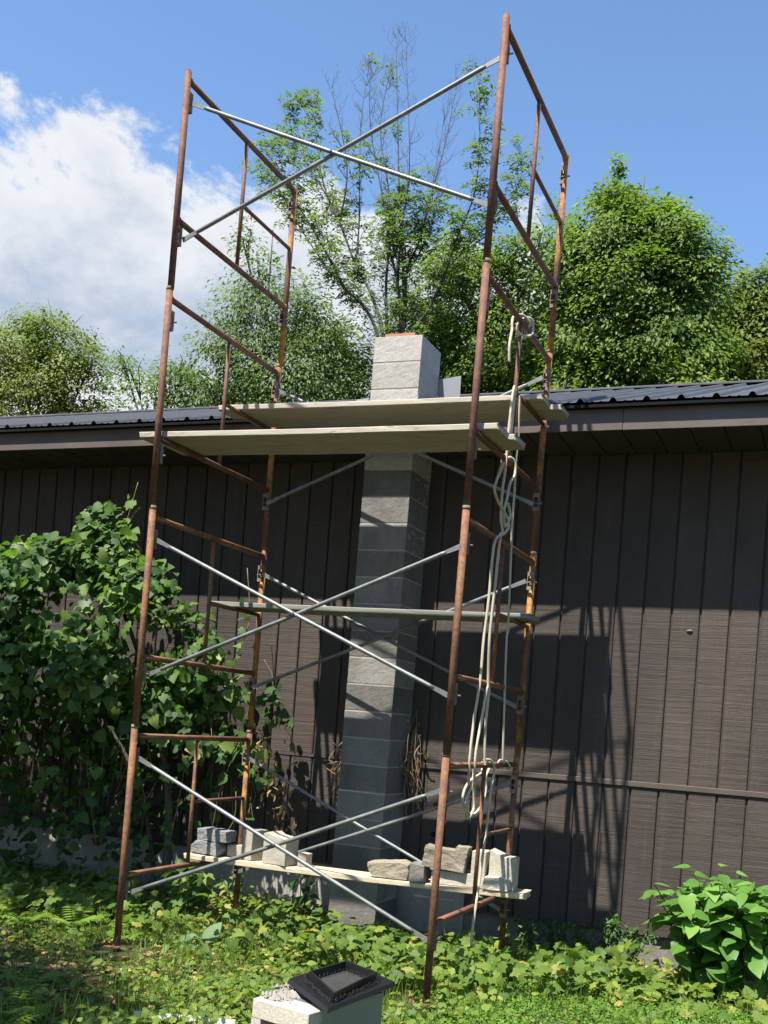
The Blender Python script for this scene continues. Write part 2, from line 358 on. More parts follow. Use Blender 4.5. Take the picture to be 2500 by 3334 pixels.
# ------------------------------------------------------------------ ground
from mathutils import noise as MN
def gz(x, y):
    return -.045+.03*MN.noise(Vector((x*.7, y*.7, 0)))+.012*MN.noise(Vector((x*2.3, y*2.3, 3)))-.05*math.exp(-((x-.9)**2+(y-1.7)**2)/.5)
def ground():
    xs = sorted(set([-900, -300, -90, -40, -20, -12]+[round(-8+.16*i, 3) for i in range(101)]+[12, 20, 40, 90, 300, 900]))
    ys = sorted(set([-900, -300, -90, -40, -20, -12]+[round(-8+.16*i, 3) for i in range(68)]+[4, 6, 10, 20, 40, 90, 300, 900]))
    mb = MB(); vs = [(x, y, gz(x, y) if -9 < x < 9 and -9 < y < 4 else -.06) for y in ys for x in xs]; w = len(xs)
    mb.add(vs, [(j*w+i, j*w+i+1, (j+1)*w+i+1, (j+1)*w+i) for j in range(len(ys)-1) for i in range(w-1)], True)
    return tag(mb.build('ground', 'soil'), kind='structure')
ground()

# ------------------------------------------------------------------ house
YW = 2.30                                                   # face of the siding
HX0, HX1, HYB = -9.0, 8.6, 10.4
house = empty('house', (1., YW, 0), 'long low dark brown house with grooved wood siding and charcoal ribbed metal roof', 'house')
wall = MB()
wall.box((HX0, YW+.022, .43), (1.74, YW+.14, 4.02)); wall.box((1.74, YW+.022, .175), (HX1, YW+.14, 4.02))
wall.box((HX0, HYB-.12, .2), (HX1, HYB, 4.02)); wall.box((HX0, YW+.14, .43), (HX0+.12, HYB-.12, 4.02)); wall.box((HX1-.12, YW+.14, .2), (HX1, HYB-.12, 4.02))
wall = wall.build('wall', 'siding_dark', house)
g = [.202-.2206*i for i in range(42)][::-1]+[.202+.2177*i for i in range(1, 9)]+[2.161+.2237*i for i in range(29)]
g = [x for x in g if x > HX0]
unit = {}
def siding_board(x0, x1, z0, z1, key):
    """one strip of the sheet between two grooves, chamfered towards the groove"""
    gp = .0075
    if key not in unit:
        mb = MB(); w, h = .2206-2*gp, z1-z0; c = .006
        mb.prism([(0, YW+.0225), (0, YW+.006), (c, YW), (w-c, YW), (w, YW+.006), (w, YW+.0225)], (0, h), 'z')
        o = mb.build('siding_board', 'siding', None); unit[key] = o.data; bpy.data.objects.remove(o)
    o = bpy.data.objects.new('siding_board', unit[key]); COL.objects.link(o); o.parent = wall
    og = worigin(wall); o.location = (x0+gp-og.x, -og.y, z0-og.z); o.scale.x = (x1-x0-2*gp)/(.2206-2*gp)
    o.location.y += random.uniform(-.0012, .0012)
random.seed(3)
for a, b in zip(g[:-1], g[1:]):
    low = .425 if a < 1.7 else .17
    siding_board(a, b, 1.368, 3.985, 'u'); siding_board(a, b, low, 1.335, 'l%d' % (a < 1.7))
# horizontal battens over the joint between the sheets
tb = MB(); tb.box((1.26, YW-.016, 1.326), (4.9, YW-.0015, 1.369)); tb.build('joint_batten', 'trim', house, bevel=.003)
tb = MB(); tb.box((4.903, YW-.015, 1.325), (HX1, YW-.0015, 1.368)); tb.build('joint_batten', 'trim', house, bevel=.003)
tb = MB(); tb.box((HX0, YW-.006, 1.338), (.66, YW+.012, 1.366)); tb.build('joint_flashing', 'siding_dark', house)
# foundation, higher west of the step
fd = MB(); fd.box((HX0, YW+.035, -.5), (1.72, YW+.2, .445)); fd.build('foundation', 'foundation', house)
fd = MB(); fd.box((1.722, YW+.045, -.5), (HX1, YW+.2, .19)); fo = fd.build('foundation', 'foundation_rough', house)
roughen(fo, 5, .006, 3.)
fd = MB(); fd.box((HX0, YW+.004, .400), (1.722, YW+.034, .424)); fd.build('sill_drip', 'siding_dark', house)
# weep holes / screw plugs low on the wall right of the chimney
for (hx, hz) in ((1.415, 1.02), (1.415, .77), (1.405, .62)):
    h = MB(); h.tube([(hx, YW-.004, hz), (hx, YW+.004, hz)], .024, 14); h.build('vent_hole', 'roof_dark', house)
# eave: fascia, soffit, roof
EY, EZ, SL, RY = 1.575, 4.178, .357, 6.0
fa = MB(); fa.box((HX0-.3, 1.638, 3.985), (2.92, 1.662, 4.172)); fa.build('fascia_board', 'fascia', house, bevel=.002)
fa = MB(); fa.box((2.923, 1.639, 3.984), (HX1+.3, 1.662, 4.172)); fa.build('fascia_board', 'fascia', house, bevel=.002)
sof = MB(); sof.box((HX0, 1.663, 4.004), (HX1, YW+.02, 4.018)); sof = sof.build('soffit', 'siding_dark', house)
sm_ = None
for i in range(int((HX1-HX0)/.2483)):
    x = HX0+i*.2483
    if sm_ is None:
        mb = MB(); mb.box((0, 1.664, 3.99), (.236, YW-.001, 4.0035)); o = mb.build('soffit_board', 'soffit', None); sm_ = o.data; bpy.data.objects.remove(o)
    o = bpy.data.objects.new('soffit_board', sm_); COL.objects.link(o); o.parent = sof; og = worigin(sof); o.location = (x-og.x, -og.y, -og.z)
deck = MB()
deck.prism([(EY+.03, EZ-.012), (RY, EZ-.012+SL*(RY-EY-.03)), (2*RY-EY-.03, EZ-.012), (2*RY-EY-.03, EZ-.03), (RY, EZ-.03+SL*(RY-EY-.03)), (EY+.03, EZ-.03)], (HX0-.3, HX1+.3), 'x')
deck = deck.build('roof', 'roof_dark', house)
pitch = .2483
prof = []
for r_ in range(4):
    b0 = r_*pitch
    prof += [(b0+.0, .0), (b0+.012, .020), (b0+.022, .028), (b0+.036, .028), (b0+.046, .020), (b0+.058, .0), (b0+.11, 0), (b0+.116, .005), (b0+.128, .005), (b0+.134, 0), (b0+.175, 0), (b0+.181, .005), (b0+.193, .005), (b0+.199, 0)]
prof.append((4*pitch-.0005, 0))
def roof_panel_mesh():
    ys = [EY, EY+1.5, RY-.02]; vs = []
    for y in ys:
        for x, h in prof: vs.append((x, y, EZ+SL*(y-EY)+h+.002))
    n = len(prof); fs = [(j*n+i, j*n+i+1, (j+1)*n+i+1, (j+1)*n+i) for j in range(len(ys)-1) for i in range(n-1)]
    # turned-down drip edge of the sheet
    b = len(vs)
    for x, h in prof: vs.append((x, EY+.003, EZ-.010))
    fs += []
    mb = MB(); mb.add(vs[:b], fs, False); o = mb.build('roof_panel', 'roof', None); me = o.data; bpy.data.objects.remove(o); return me
pm = roof_panel_mesh(); x = 2.572-pitch*44; og = worigin(deck)
while x < HX1+.2:
    o = bpy.data.objects.new('roof_panel', pm); COL.objects.link(o); o.parent = deck; o.location = (x-og.x, -og.y, random.uniform(0, .002)-og.z); x += 4*pitch
rc = MB(); zt = EZ+SL*(RY-EY)
rc.prism([(RY-.16, zt-.02), (RY-.16, zt-.005), (RY, zt+.058), (RY+.16, zt-.005), (RY+.16, zt-.02), (RY, zt+.04)], (HX0-.3, HX1+.3), 'x'); rc.build('ridge_cap', 'roof', deck)
back = MB(); back.prism([(RY, zt+.004), (2*RY-EY, EZ+.004), (2*RY-EY, EZ+.010), (RY, zt+.010)], (HX0-.3, HX1+.3), 'x'); back.build('rear_roof_sheet', 'roof', deck)
gb = MB()
for xx in (HX0+.002, HX1-.1): gb.prism([(YW+.05, 4.02), (HYB-.05, 4.02), (RY, zt-.06)], (xx, xx+.098), 'x')
gb.build('gable', 'siding_dark', house)
de = MB(); de.box((HX0-.3, EY+.006, EZ-.034), (HX1+.3, 1.637, EZ-.013)); de.build('drip_edge', 'roof_dark', house)
house.rotation_euler.y = -.0085

# ------------------------------------------------------------------ chimney
CX0, CX1, CY0, CY1, CT, CP = .685, 1.115, 1.87, 2.2975, 4.90, .224
chim = empty('chimney', (.9, 2.08, -.15), 'square grey concrete block chimney with orange clay flue rising past the eave', 'chimney')
core = MB(); core.box((CX0+.0018, CY0+.0018, -.35), (CX1-.0018, CY1-.003, CT-.012)); core.build('mortar_core', 'mortar', chim)
bmesh_data = None; random.seed(11)
for k in range(23):
    zt_ = CT-CP*k; zb = zt_-CP+.012
    if bmesh_data is None:
        mb = MB(); mb.box((CX0, CY0, zb), (CX1, CY1, zt_)); o = mb.build('block', 'block', None, loc=(.9, 2.08, zt_), bevel=.003); roughen(o, 9, .0038, 17.); bmesh_data = o.data; bpy.data.objects.remove(o)
    o = bpy.data.objects.new('block', bmesh_data); COL.objects.link(o); o.parent = chim; og = worigin(chim)
    if k < 5: o.material_slots[0].link = 'OBJECT'; o.material_slots[0].material = M['block_new']
    o.location = Vector((.9+random.uniform(-.0012, .0012), 2.079+random.uniform(-.001, .0), zt_))-og
    o.rotation_euler.z = random.uniform(-.0015, .0015)
fl = MB(); o_, i_ = .135, .105; cx, cy = .885, 2.06
for (a, b) in (((cx-o_, cy-o_), (cx+o_, cy-i_)), ((cx-o_, cy+i_), (cx+o_, cy+o_)), ((cx-o_, cy-i_+.0005), (cx-i_, cy+i_-.0005)), ((cx+i_, cy-i_+.0005), (cx+o_, cy+i_-.0005))):
    fl.box((a[0], a[1], 4.6), (b[0], b[1], 4.945))
fl.build('flue_liner', 'terracotta', chim)
def sheet(pts, th, name, mat, parent):
    a = [Vector(p) for p in pts]; n = (a[1]-a[0]).cross(a[2]-a[0]).normalized()*th; k = len(a)
    return MB().add(a+[p+n for p in a], [tuple(range(k-1, -1, -1)), tuple(range(k, 2*k))]+[(i, (i+1) % k, (i+1) % k+k, i+k) for i in range(k)]).build(name, mat, parent)
sheet([(1.118, 2.30, 4.42), (1.318, 2.315, 4.42), (1.310, 2.315, 4.705), (1.118, 2.30, 4.675)], .002, 'flashing', 'alu', chim)
sheet([(1.122, 1.80, 4.262), (1.122, 2.29, 4.437), (1.124, 2.29, 4.50), (1.124, 1.86, 4.40)], .002, 'flashing', 'alu', chim)
sheet([(1.126, 1.80, 4.290), (1.32, 1.80, 4.292), (1.32, 2.31, 4.476), (1.126, 2.31, 4.474)], .002, 'flashing', 'alu', chim)
sheet([(.57, 1.84, 4.30), (.682, 1.84, 4.30), (.682, 1.85, 4.385), (.57, 1.85, 4.375)], .002, 'flashing', 'alu', chim)
sheet([(.56, 1.80, 4.290), (.68, 1.80, 4.292), (.68, 2.31, 4.476), (.56, 2.31, 4.474)], .002, 'flashing', 'alu', chim)

# ------------------------------------------------------------------ scaffold
H, SW, SD = 1.524, 2.318, 1.524
ZTR, ZLR, ZRG, YI, ZSU, ZSL = 1.457, .485, .970, .7756, 1.300, .370
RL, RR, RS = .0232, .0205, .0150
scaf = empty('scaffold', (SW/2, SD/2, -.05), 'tall rusty tube scaffold of four stacked frames with galvanised cross braces', 'scaffold')
def brace_lock(y, sgn, z):
    """slotted U-plate welded to the leg, with the pin the brace hooks on"""
    mb = MB(); y0, y1 = sorted((y+sgn*.018, y+sgn*.050))
    mb.box((-.021, y0, z-.058), (-.016, y1, z+.078)); mb.box((.016, y0, z-.058), (.021, y1, z+.078))
    ya, yb = sorted((y+sgn*.046, y+sgn*.0505)); mb.box((-.0158, ya, z+.045), (.0158, yb, z+.077)); mb.box((-.0158, ya, z-.057), (.0158, yb, z-.030))
    mb.tube([(-.03, y+sgn*.036, z), (.050, y+sgn*.036, z)], .0065, 8)
    mb.box((.0215, y+sgn*.036-.006, z-.012), (.0255, y+sgn*.036+.006, z+.04))
    return mb
def make_frame(mat, top=False):
    fr = MB()
    fr.tube([(0, 0, 0), (0, 0, H-.012)], RL, 16)
    fr.tube([(0, SD, 0), (0, SD, (ZTR+.016) if top else H-.012)], RL, 16)
    fr.tube([(0, .012, ZTR), (0, SD-.012, ZTR)], RR, 14)
    f = fr.build('end_frame', mat, None)
    def sub(mb, n, m=mat): o = mb.build(n, m, None); o.parent = f; return o
    sub(MB().tube([(0, .014, ZLR), (0, SD-.014, ZLR)], RR, 14), 'lower_rail')
    sub(MB().tube([(0, YI, ZLR+.012), (0, YI, ZTR-.012)], RS, 12), 'inner_post')
    sub(MB().tube([(0, YI+.008, ZRG), (0, SD-.012, ZRG)], RS, 12), 'rung')
    for y, s in ((0, 1), (SD, -1)):
        for z in (ZSU, ZSL): sub(brace_lock(y, s, z), 'brace_lock', 'lock')
        if not top: sub(MB().tube([(0, y, H-.013), (0, y, H+.012)], RL+.0009, 16), 'coupling_collar', 'lock')
        elif y == 0: sub(MB().tube([(0, y, H-.0125), (0, y, H-.002)], [RL-.001, RL-.006], 16), 'tube_end', mat)
        # weld beads
        for z, r_ in ((ZTR, RR), (ZLR, RR)):
            s2 = 1 if y == 0 else -1; sub(MB().tube([(0, y+s2*.019, z), (0, y+s2*.030, z)], [r_+.007, r_+.0015], 12), 'weld_bead')
    return f
proto = make_frame('rust'); proto2 = copy_tree(proto); proto3 = make_frame('rust', True)
def setmat(o, a, b):
    if o.data and o.data.materials and o.data.materials[0] == a: o.data = o.data.copy(); o.data.materials[0] = b
    for c in o.children: setmat(c, a, b)
setmat(proto2, M['rust'], M['rust_orange'])
random.seed(5); og = worigin(scaf)
for side in (0, 1):
    for k in range(4):
        src = proto2 if k < 2 else proto3 if k == 3 else proto
        f = copy_tree(src); f.parent = scaf
        f.location = Vector((side*SW+random.uniform(-.004, .004), random.uniform(-.004, .004), k*H))-og; f.rotation_euler.z = random.uniform(-.003, .003)
for p in (proto, proto2, proto3):
    for c in list(p.children): bpy.data.objects.remove(c)
    bpy.data.objects.remove(p)
def cross(y, k, sgn):
    """pair of galvanised tubes pinned where they cross"""
    zs = ((k*H+ZSU, k*H+ZSL), (k*H+ZSL, k*H+ZSU))
    for i, (za, zb) in enumerate(zs):
        yy = y+sgn*(.036 if i == 0 else .063)
        a = Vector((.040, yy, za)); b = Vector((SW-.040, yy, zb)); d_ = (b-a).normalized()
        mid = (a+b)/2; sag = Vector((0, 0, -.004))
        pts = [a+d_*.10, a+d_*.13, mid+sag, b-d_*.13, b-d_*.10]
        tb_ = MB().tube(pts, [.0085, .0138, .0138, .0138, .0085], 12).build('cross_brace', 'galv', scaf)
        upv = d_.cross(Vector((0, 1, 0))).normalized()
        for p, q in ((a-d_*.018, a+d_*.125), (b+d_*.018, b-d_*.125)):
            w0, w1 = .017, .012; y1 = Vector((0, .004, 0))
            vs = [p+upv*w0-y1, p-upv*w0-y1, q-upv*w1-y1, q+upv*w1-y1, p+upv*w0+y1, p-upv*w0+y1, q-upv*w1+y1, q+upv*w1+y1]
            MB().add(vs, [(0,1,2,3),(7,6,5,4),(0,4,5,1),(1,5,6,2),(2,6,7,3),(3,7,4,0)]).build('flattened_end', 'galv', tb_)
        if i == 0: MB().tube([mid+Vector((0, sgn*-.020, 0)), mid+Vector((0, sgn*.05, 0))], .0075, 8).build('pivot_bolt', 'galv', tb_)
for k in (0, 1, 3): cross(0, k, 1)
for k in (0, 1, 2): cross(SD, k, -1)
def jack(x, y, zc):
    j = MB().tube([(x, y, zc-.16), (x, y, .2)], .0165, 12).build('screw_jack', 'rust_orange', scaf)
    hb = MB().tube([(x, y, zc-.012), (x, y, zc+.016)], .032, 12); hb.tube([(x-.09, y-.02, zc), (x+.09, y+.02, zc)], [.009, .009], 8); hb.build('jack_handle', 'rust', j)
    MB().box((x-.07, y-.07, zc-.172), (x+.07, y+.07, zc-.16)).build('foot_plate', 'rust', j)
jack(0, SD, -.018); jack(0, 0, -.018); jack(SW, SD, -.02); jack(SW, 0, -.02)

# ------------------------------------------------------------------ planks
def plank(p0, p1, w, zb, th, mat, label, seed, sag=.006, chip=None):
    """p0/p1: ends of the near long edge on plan, w: width, zb: height of the underside"""
    rn = random.Random(seed); a = Vector((*p0, 0)); b = Vector((*p1, 0)); d_ = (b-a).normalized(); s = Vector((-d_.y, d_.x, 0)); n = 14; c = .005
    vs = []; fs = []
    sec = [(c, 0), (w-c, 0), (w, c), (w, th-c), (w-c, th), (c, th), (0, th-c), (0, c)]
    for i in range(n+1):
        t = i/n; p = a+(b-a)*t; zz = zb-sag*math.sin(math.pi*t)+rn.uniform(-.0008, .0008)
        for (u, v) in sec:
            e = 0
            if i in (0, n) and u in (0, w): e = .012*(1 if i == 0 else -1)
            vs.append(p+d_*e+s*(u+rn.uniform(-.0012, .0012))+Vector((0, 0, zz+v+rn.uniform(-.0007, .0007))))
    k = 8
    fs = [(i*k+j, (i+1)*k+j, (i+1)*k+(j+1) % k, i*k+(j+1) % k) for i in range(n) for j in range(k)]+[tuple(range(k)), tuple(n*k+j for j in range(k-1, -1, -1))]
    o = MB().add(vs, fs).build('plank', mat, None, loc=(a+b)/2+Vector((0, 0, zb)))
    return tag(o, label, 'plank', 'scaffold planks')
zf = 2*H+ZLR+RR+.001; zbk = 2*H+ZRG+RS+.001; zm = H+ZRG+RS+.001; zl = ZLR+RR+.001
plank((-.205, .050), (2.455, .075), .243, zf, .040, 'wood_new', 'pale wood plank at the outer edge of the front working platform', 1)
plank((-.165, .303), (2.490, .330), .240, zf+.004, .040, 'wood_old', 'weathered plank on the chimney side of the front working platform', 2)
plank((-.190, .965), (2.450, .985), .243, zbk, .040, 'wood_new', 'pale plank on the near side of the higher platform beside the chimney', 3)
plank((-.100, 1.218), (2.520, 1.240), .240, zbk+.004, .040, 'wood_old', 'weathered plank closest to the eave on the higher platform', 4)
plank((-.215, 1.120), (2.440, 1.135), .300, zm, .040, 'wood_grey', 'single grey weathered plank crossing mid chimney below the working platforms', 5)
plank((-.13, .900), (2.560, 1.220), .255, zl, .040, 'wood_fresh', 'fresh pine plank near the ground carrying concrete block pieces', 6, .012)

# ------------------------------------------------------------------ ropes
def rope(name, strands, label, loc, r=.0092, knots=()):
    mb = MB()
    for st in strands:
        pts = smooth_path(st, 10); mb.tube(pts, r, 9, True, (.13, 3, 230.))
    root = mb.build(name, 'rope', None, loc=loc); tag(root, label, 'rope', 'cream ropes hung on the scaffold')
    for kp in knots: MB().tube(smooth_path(kp, 8), r*1.05, 9, True, (.13, 3, 230.)).build('knot', 'rope', root)
    return root
XR = SW
rope('rope', [[(XR+.03, .87, 4.50), (XR+.031, .86, 4.53), (XR, .80, 4.556), (XR-.035, .72, 4.52), (XR-.032, .675, 4.46), (XR-.025, .665, 4.41), (XR-.018, .632, 4.35), (XR-.012, .600, 4.27), (XR-.008, .612, 4.17)],
              [(XR-.03, .73, 4.45), (XR+.005, .755, 4.41), (XR+.034, .83, 4.42), (XR+.04, .925, 4.48), (XR+.036, .90, 4.56), (XR+.0, .84, 4.552), (XR-.034, .80, 4.49), (XR-.03, .845, 4.42), (XR+.0, .90, 4.44)]],
     'short cream rope knotted round the upper rail with a loose dark-tipped end', (XR, .75, 4.2))
rope('rope', [[(XR+.026, .66, 4.02), (XR+.026, .640, 3.957), (XR+.024, .63, 3.83), (XR+.018, .64, 3.60), (XR+.02, .63, 3.45), (XR+.022, .60, 3.289), (XR+.024, .611, 3.116), (XR+.03, .655, 3.03), (XR+.03, .612, 2.987), (XR+.028, .588, 2.652), (XR+.027, .568, 2.303), (XR+.026, .614, 2.021), (XR+.028, .589, 1.958), (XR+.026, .552, 1.784), (XR+.025, .487, 1.567), (XR+.024, .493, 1.439), (XR+.0, .58, 1.33), (XR-.01, .619, 1.305)],
              [(XR+.03, .665, 4.00), (XR+.028, .668, 3.83), (XR+.022, .672, 3.60), (XR-.024, .690, 3.545), (XR-.03, .70, 3.49), (XR-.02, .62, 3.40), (XR+.02, .55, 3.43), (XR+.03, .53, 3.467), (XR+.03, .429, 3.31), (XR+.03, .416, 3.255), (XR+.03, .52, 3.20), (XR+.034, .662, 3.16), (XR+.034, .765, 3.10), (XR+.03, .69, 3.03), (XR+.03, .60, 3.0), (XR+.028, .52, 2.95), (XR+.026, .496, 2.85), (XR+.025, .494, 2.586), (XR+.024, .462, 2.292), (XR+.024, .454, 2.01), (XR+.022, .408, 1.778), (XR+.022, .381, 1.524), (XR+.02, .402, 1.389), (XR+.02, .41, 1.33)],
              [(XR-.03, .70, 3.46), (XR-.028, .73, 3.52), (XR+.0, .76, 3.566), (XR+.03, .80, 3.54), (XR+.034, .800, 3.46), (XR+.03, .732, 3.385), (XR+.03, .688, 3.267), (XR+.03, .640, 3.16), (XR+.03, .70, 3.08), (XR+.034, .775, 3.17), (XR+.034, .70, 3.24)],
              [(XR+.026, .618, 3.02), (XR+.026, .60, 2.65), (XR+.025, .58, 2.30), (XR+.024, .63, 2.02), (XR+.024, .655, 1.971), (XR+.024, .645, 1.743), (XR+.024, .685, 1.50), (XR+.03, .69, 1.474)]],
     'long bundle of cream rope strands looped over the platform rail beside the inner posts', (XR, .6, 2.3))
rope('rope', [[(XR+.026, .800, 4.0), (XR+.026, .812, 3.883), (XR+.026, .839, 3.732), (XR+.024, .836, 3.575), (XR+.024, .854, 3.397), (XR+.024, .868, 3.126), (XR+.024, .887, 2.969), (XR+.022, .961, 2.50), (XR+.02, .967, 2.346), (XR+.02, 1.02, 1.984), (XR+.02, 1.105, 1.52), (XR+.022, 1.135, 1.49)],
              [(XR+.02, 1.0, 1.478), (XR+.01, 1.09, 1.492), (XR+.030, 1.18, 1.478), (XR+.036, 1.25, 1.44), (XR+.01, 1.25, 1.425)]],
     'single thin strand of rope hanging straight down to the low rail near the wall', (XR, .9, 2.7), .0078)
rope('rope', [[(XR+.028, .69, 1.46), (XR+.026, .70, 1.49), (XR+.0, .745, 1.492), (XR+.02, .82, 1.492), (XR+.034, .87, 1.45), (XR+.034, .88, 1.39), (XR+.034, .847, 1.304), (XR+.032, .836, 1.132), (XR+.03, .829, 1.003), (XR+.03, .80, .874), (XR+.028, .765, .623), (XR+.026, .73, .427), (XR+.02, .711, .197), (XR+.0, .70, .0), (XR-.05, .66, -.03)],
              [(XR-.03, .80, 1.475), (XR-.03, .812, 1.43), (XR-.02, .744, 1.395), (XR-.018, .582, 1.364), (XR-.018, .458, 1.309), (XR-.018, .422, 1.228), (XR-.018, .506, 1.162), (XR-.018, .644, 1.118), (XR-.02, .80, 1.16), (XR-.022, .88, 1.22), (XR-.024, .91, 1.30), (XR-.03, .90, 1.37), (XR-.028, .96, 1.43), (XR-.02, .95, 1.475)],
              [(XR-.012, .588, 1.432), (XR-.010, .562, 1.328), (XR-.010, .494, 1.247), (XR-.010, .477, 1.165), (XR-.010, .531, 1.10), (XR-.010, .61, 1.138), (XR-.012, .645, 1.178), (XR-.014, .619, 1.305), (XR-.016, .60, 1.37)]],
     'cream rope coil tied to the lowest top rail with its end trailing to the ground', (XR, .7, .9))

# ------------------------------------------------------------------ concrete pieces on the low plank
def pz(x): return zl+.040-.012*math.sin(math.pi*min(1, max(0, (x+.13)/2.69)))
def chunk(name, outline, y0, y1, mat, label, rough=.008, cuts=5, seed=0, rz=0., scale=10., keep=None, zoff=0., bev=.004):
    """outline (x,z) with z above the plank, extruded y0..y1"""
    xs = [p[0] for p in outline]; cx = sum(xs)/len(xs); b = pz(cx)+.001+zoff
    o = MB().prism([(x, z+b) for x, z in outline], (y0, y1)).build(name, mat, None, loc=(cx, (y0+y1)/2, b), bevel=bev)
    bm = bmesh.new(); bm.from_mesh(o.data); bmesh.ops.triangulate(bm, faces=[f for f in bm.faces if len(f.verts) > 4]); bm.to_mesh(o.data); bm.free()
    if rough: roughen(o, cuts+2, rough*.8, scale*1.5, seed, keep)
    o.rotation_euler.z = rz
    lo = min(v.co.z for v in o.data.vertices); o.location.z += max(-.004, -lo) if zoff == 0 else 0
    return tag(o, label, 'concrete block', 'concrete block pieces on the low plank')
chunk('block_fragment', [(-.115, 0), (.13, 0), (.15, .045), (.12, .10), (-.06, .105), (-.12, .05)], .96, 1.12, 'rubble', 'rounded dark grey rubble lump at the plank end beneath another', .02, 5, 1, .1, 9)
chunk('block_fragment', [(-.06, 0), (.20, .0), (.205, .085), (.02, .098), (-.065, .09)], .97, 1.12, 'rubble', 'dark grey rough block fragment balanced on a rubble lump', .012, 5, 2, .08, 11, None, .112)
chunk('concrete_block', [(.16, 0), (.30, 0), (.30, .10), (.16, .095)], 1.06, 1.18, 'block_pale', 'small low pale block between the rubble lumps and the upright block', .005, 4, 3)
chunk('concrete_block', [(.315, 0), (.425, 0), (.425, .235), (.315, .235)], 1.03, 1.19, 'block_pale', 'narrow pale block standing upright next to a low pale block', .004, 4, 4, -.25)
chunk('block_fragment', [(.515, 0), (.73, 0), (.73, .205), (.60, .225), (.555, .245), (.515, .225)], 1.00, 1.17, 'block_pale', 'large pale block with one corner rounded off, beside the narrow upright', .006, 5, 5, -.12)
chunk('block_fragment', [(.765, 0), (.84, 0), (.84, .10), (.765, .105)], 1.10, 1.20, 'block_pale', 'little squared pale offcut in front of the chimney left edge', .004, 3, 6)
chunk('block_fragment', [(1.40, .0), (1.66, .0), (1.675, .05), (1.66, .115), (1.60, .132), (1.35, .105), (1.36, .04)], 1.10, 1.28, 'block_brown', 'flat brownish chunk lying on its side before the chimney', .013, 5, 7, .12)
chunk('concrete_block', [(1.685, 0), (1.80, 0), (1.80, .13), (1.69, .14)], 1.10, 1.26, 'block', 'small squarish block wedged between the flat chunk and the notched block', .007, 4, 8, .1)
chunk('concrete_block', [(1.83, 0), (2.23, 0), (2.23, .27), (2.125, .27), (2.125, .10), (1.83, .10)], 1.19, 1.36, 'block_pale', 'L-shaped pale half block with a square notch cut out', .0035, 4, 9, .12)
chunk('block_fragment', [(1.77, .02), (2.09, .0), (2.10, .10), (2.12, .19), (2.02, .195), (2.01, .16), (1.88, .165), (1.79, .18)], 1.14, 1.25, 'block_brown', 'broken slab with a layered brown edge lying in the notch of the L-shaped block', .014, 5, 10, .10, 12, None, .105)
chunk('concrete_block', [(2.245, 0), (2.44, 0), (2.44, .235), (2.36, .24), (2.245, .285)], 1.26, 1.42, 'block_pale', 'tall pale block with a slanted broken top near the rope', .004, 4, 11, .12)
chunk('block_fragment', [(2.235, 0), (2.43, 0), (2.425, .085), (2.36, .10), (2.245, .09)], 1.185, 1.262, 'block_pale', 'rough broken foot piece leaning at the base of the tall slanted block', .016, 5, 12, .12)

# ------------------------------------------------------------------ hollow block with the black tray in the foreground
A = Vector((2.207, -1.918, 0)); B = Vector((2.521, -1.987, 0)); ux = (B-A).normalized(); uy = Vector((-ux.y, ux.x, 0))
st = empty('hollow_block', A+ux*.17+uy*.2+Vector((0, 0, -.05)), 'pale hollow concrete block in the grass wrapped with shiny metal on one side', 'concrete block')
def loc2(u, v, z): return A+ux*u+uy*v+Vector((0, 0, z))
def obox(mb, u0, u1, v0, v1, z0, z1):
    vs = [loc2(u, v, z) for z in (z0, z1) for (u, v) in ((u0, v0), (u1, v0), (u1, v1), (u0, v1))]
    return mb.add(vs, [(0,3,2,1),(4,5,6,7),(0,1,5,4),(1,2,6,5),(2,3,7,6),(3,0,4,7)])
bw, bd = .325, .53
b_ = MB(); obox(b_, 0, bw, 0, bd, .335, .42); ob = b_.build('block_top', 'block_pale', st, bevel=.004); roughen(ob, 6, .002, 18)
b_ = MB(); obox(b_, 0, .055, 0.001, bd-.001, -.06, .3345); obox(b_, .215, bw, 0.001, bd-.001, -.06, .3345); obox(b_, .056, .214, .12, bd-.002, -.06, .3340); b_.build('block_web', 'block_pale', st)
b_ = MB(); obox(b_, bw+.001, bw+.003, .09, bd+.01, .05, .415); obox(b_, .10, bw+.003, .12, bd+.01, .4205, .4225); b_.build('metal_wrap', 'alu', st)
b_ = MB(); random.seed(21)
for i in range(150):
    t = random.random(); u = .005+abs(random.gauss(0, .07)); v = random.uniform(.03, .32); s_ = random.uniform(.004, .013)
    if u > .17: continue
    h = max(0, .035*(1-u/.16))*random.random()
    p = loc2(u, v, .4225+h+s_*.3); o_ = MB()
    ang = random.random()*6; c_, s2 = math.cos(ang)*s_, math.sin(ang)*s_
    b_.add([p+Vector((c_, s2, -s_*.6)), p+Vector((-s2, c_, -s_*.5)), p+Vector((-c_, -s2, -s_*.6)), p+Vector((s2, -c_, -s_*.5)), p+Vector((0, 0, s_*.7))], [(0,1,4),(1,2,4),(2,3,4),(3,0,4),(3,2,1,0)])
for i in range(26):
    u0, v0 = random.uniform(.0, .08), random.uniform(.05, .28)
    r_ = random.uniform(.02, .045); n = 9; top = loc2(u0+.035, v0, .424+r_*.62); vs = [top]
    for j in range(n): vs.append(loc2(u0+.035+math.cos(j*2*math.pi/n)*r_*random.uniform(.8, 1.1)*(.9), v0+math.sin(j*2*math.pi/n)*r_, .4215))
    b_.add(vs, [(0, 1+j, 1+(j+1) % n) for j in range(n)])
tag(b_.build('mortar_crumbs', 'crumb', st), kind='stuff')
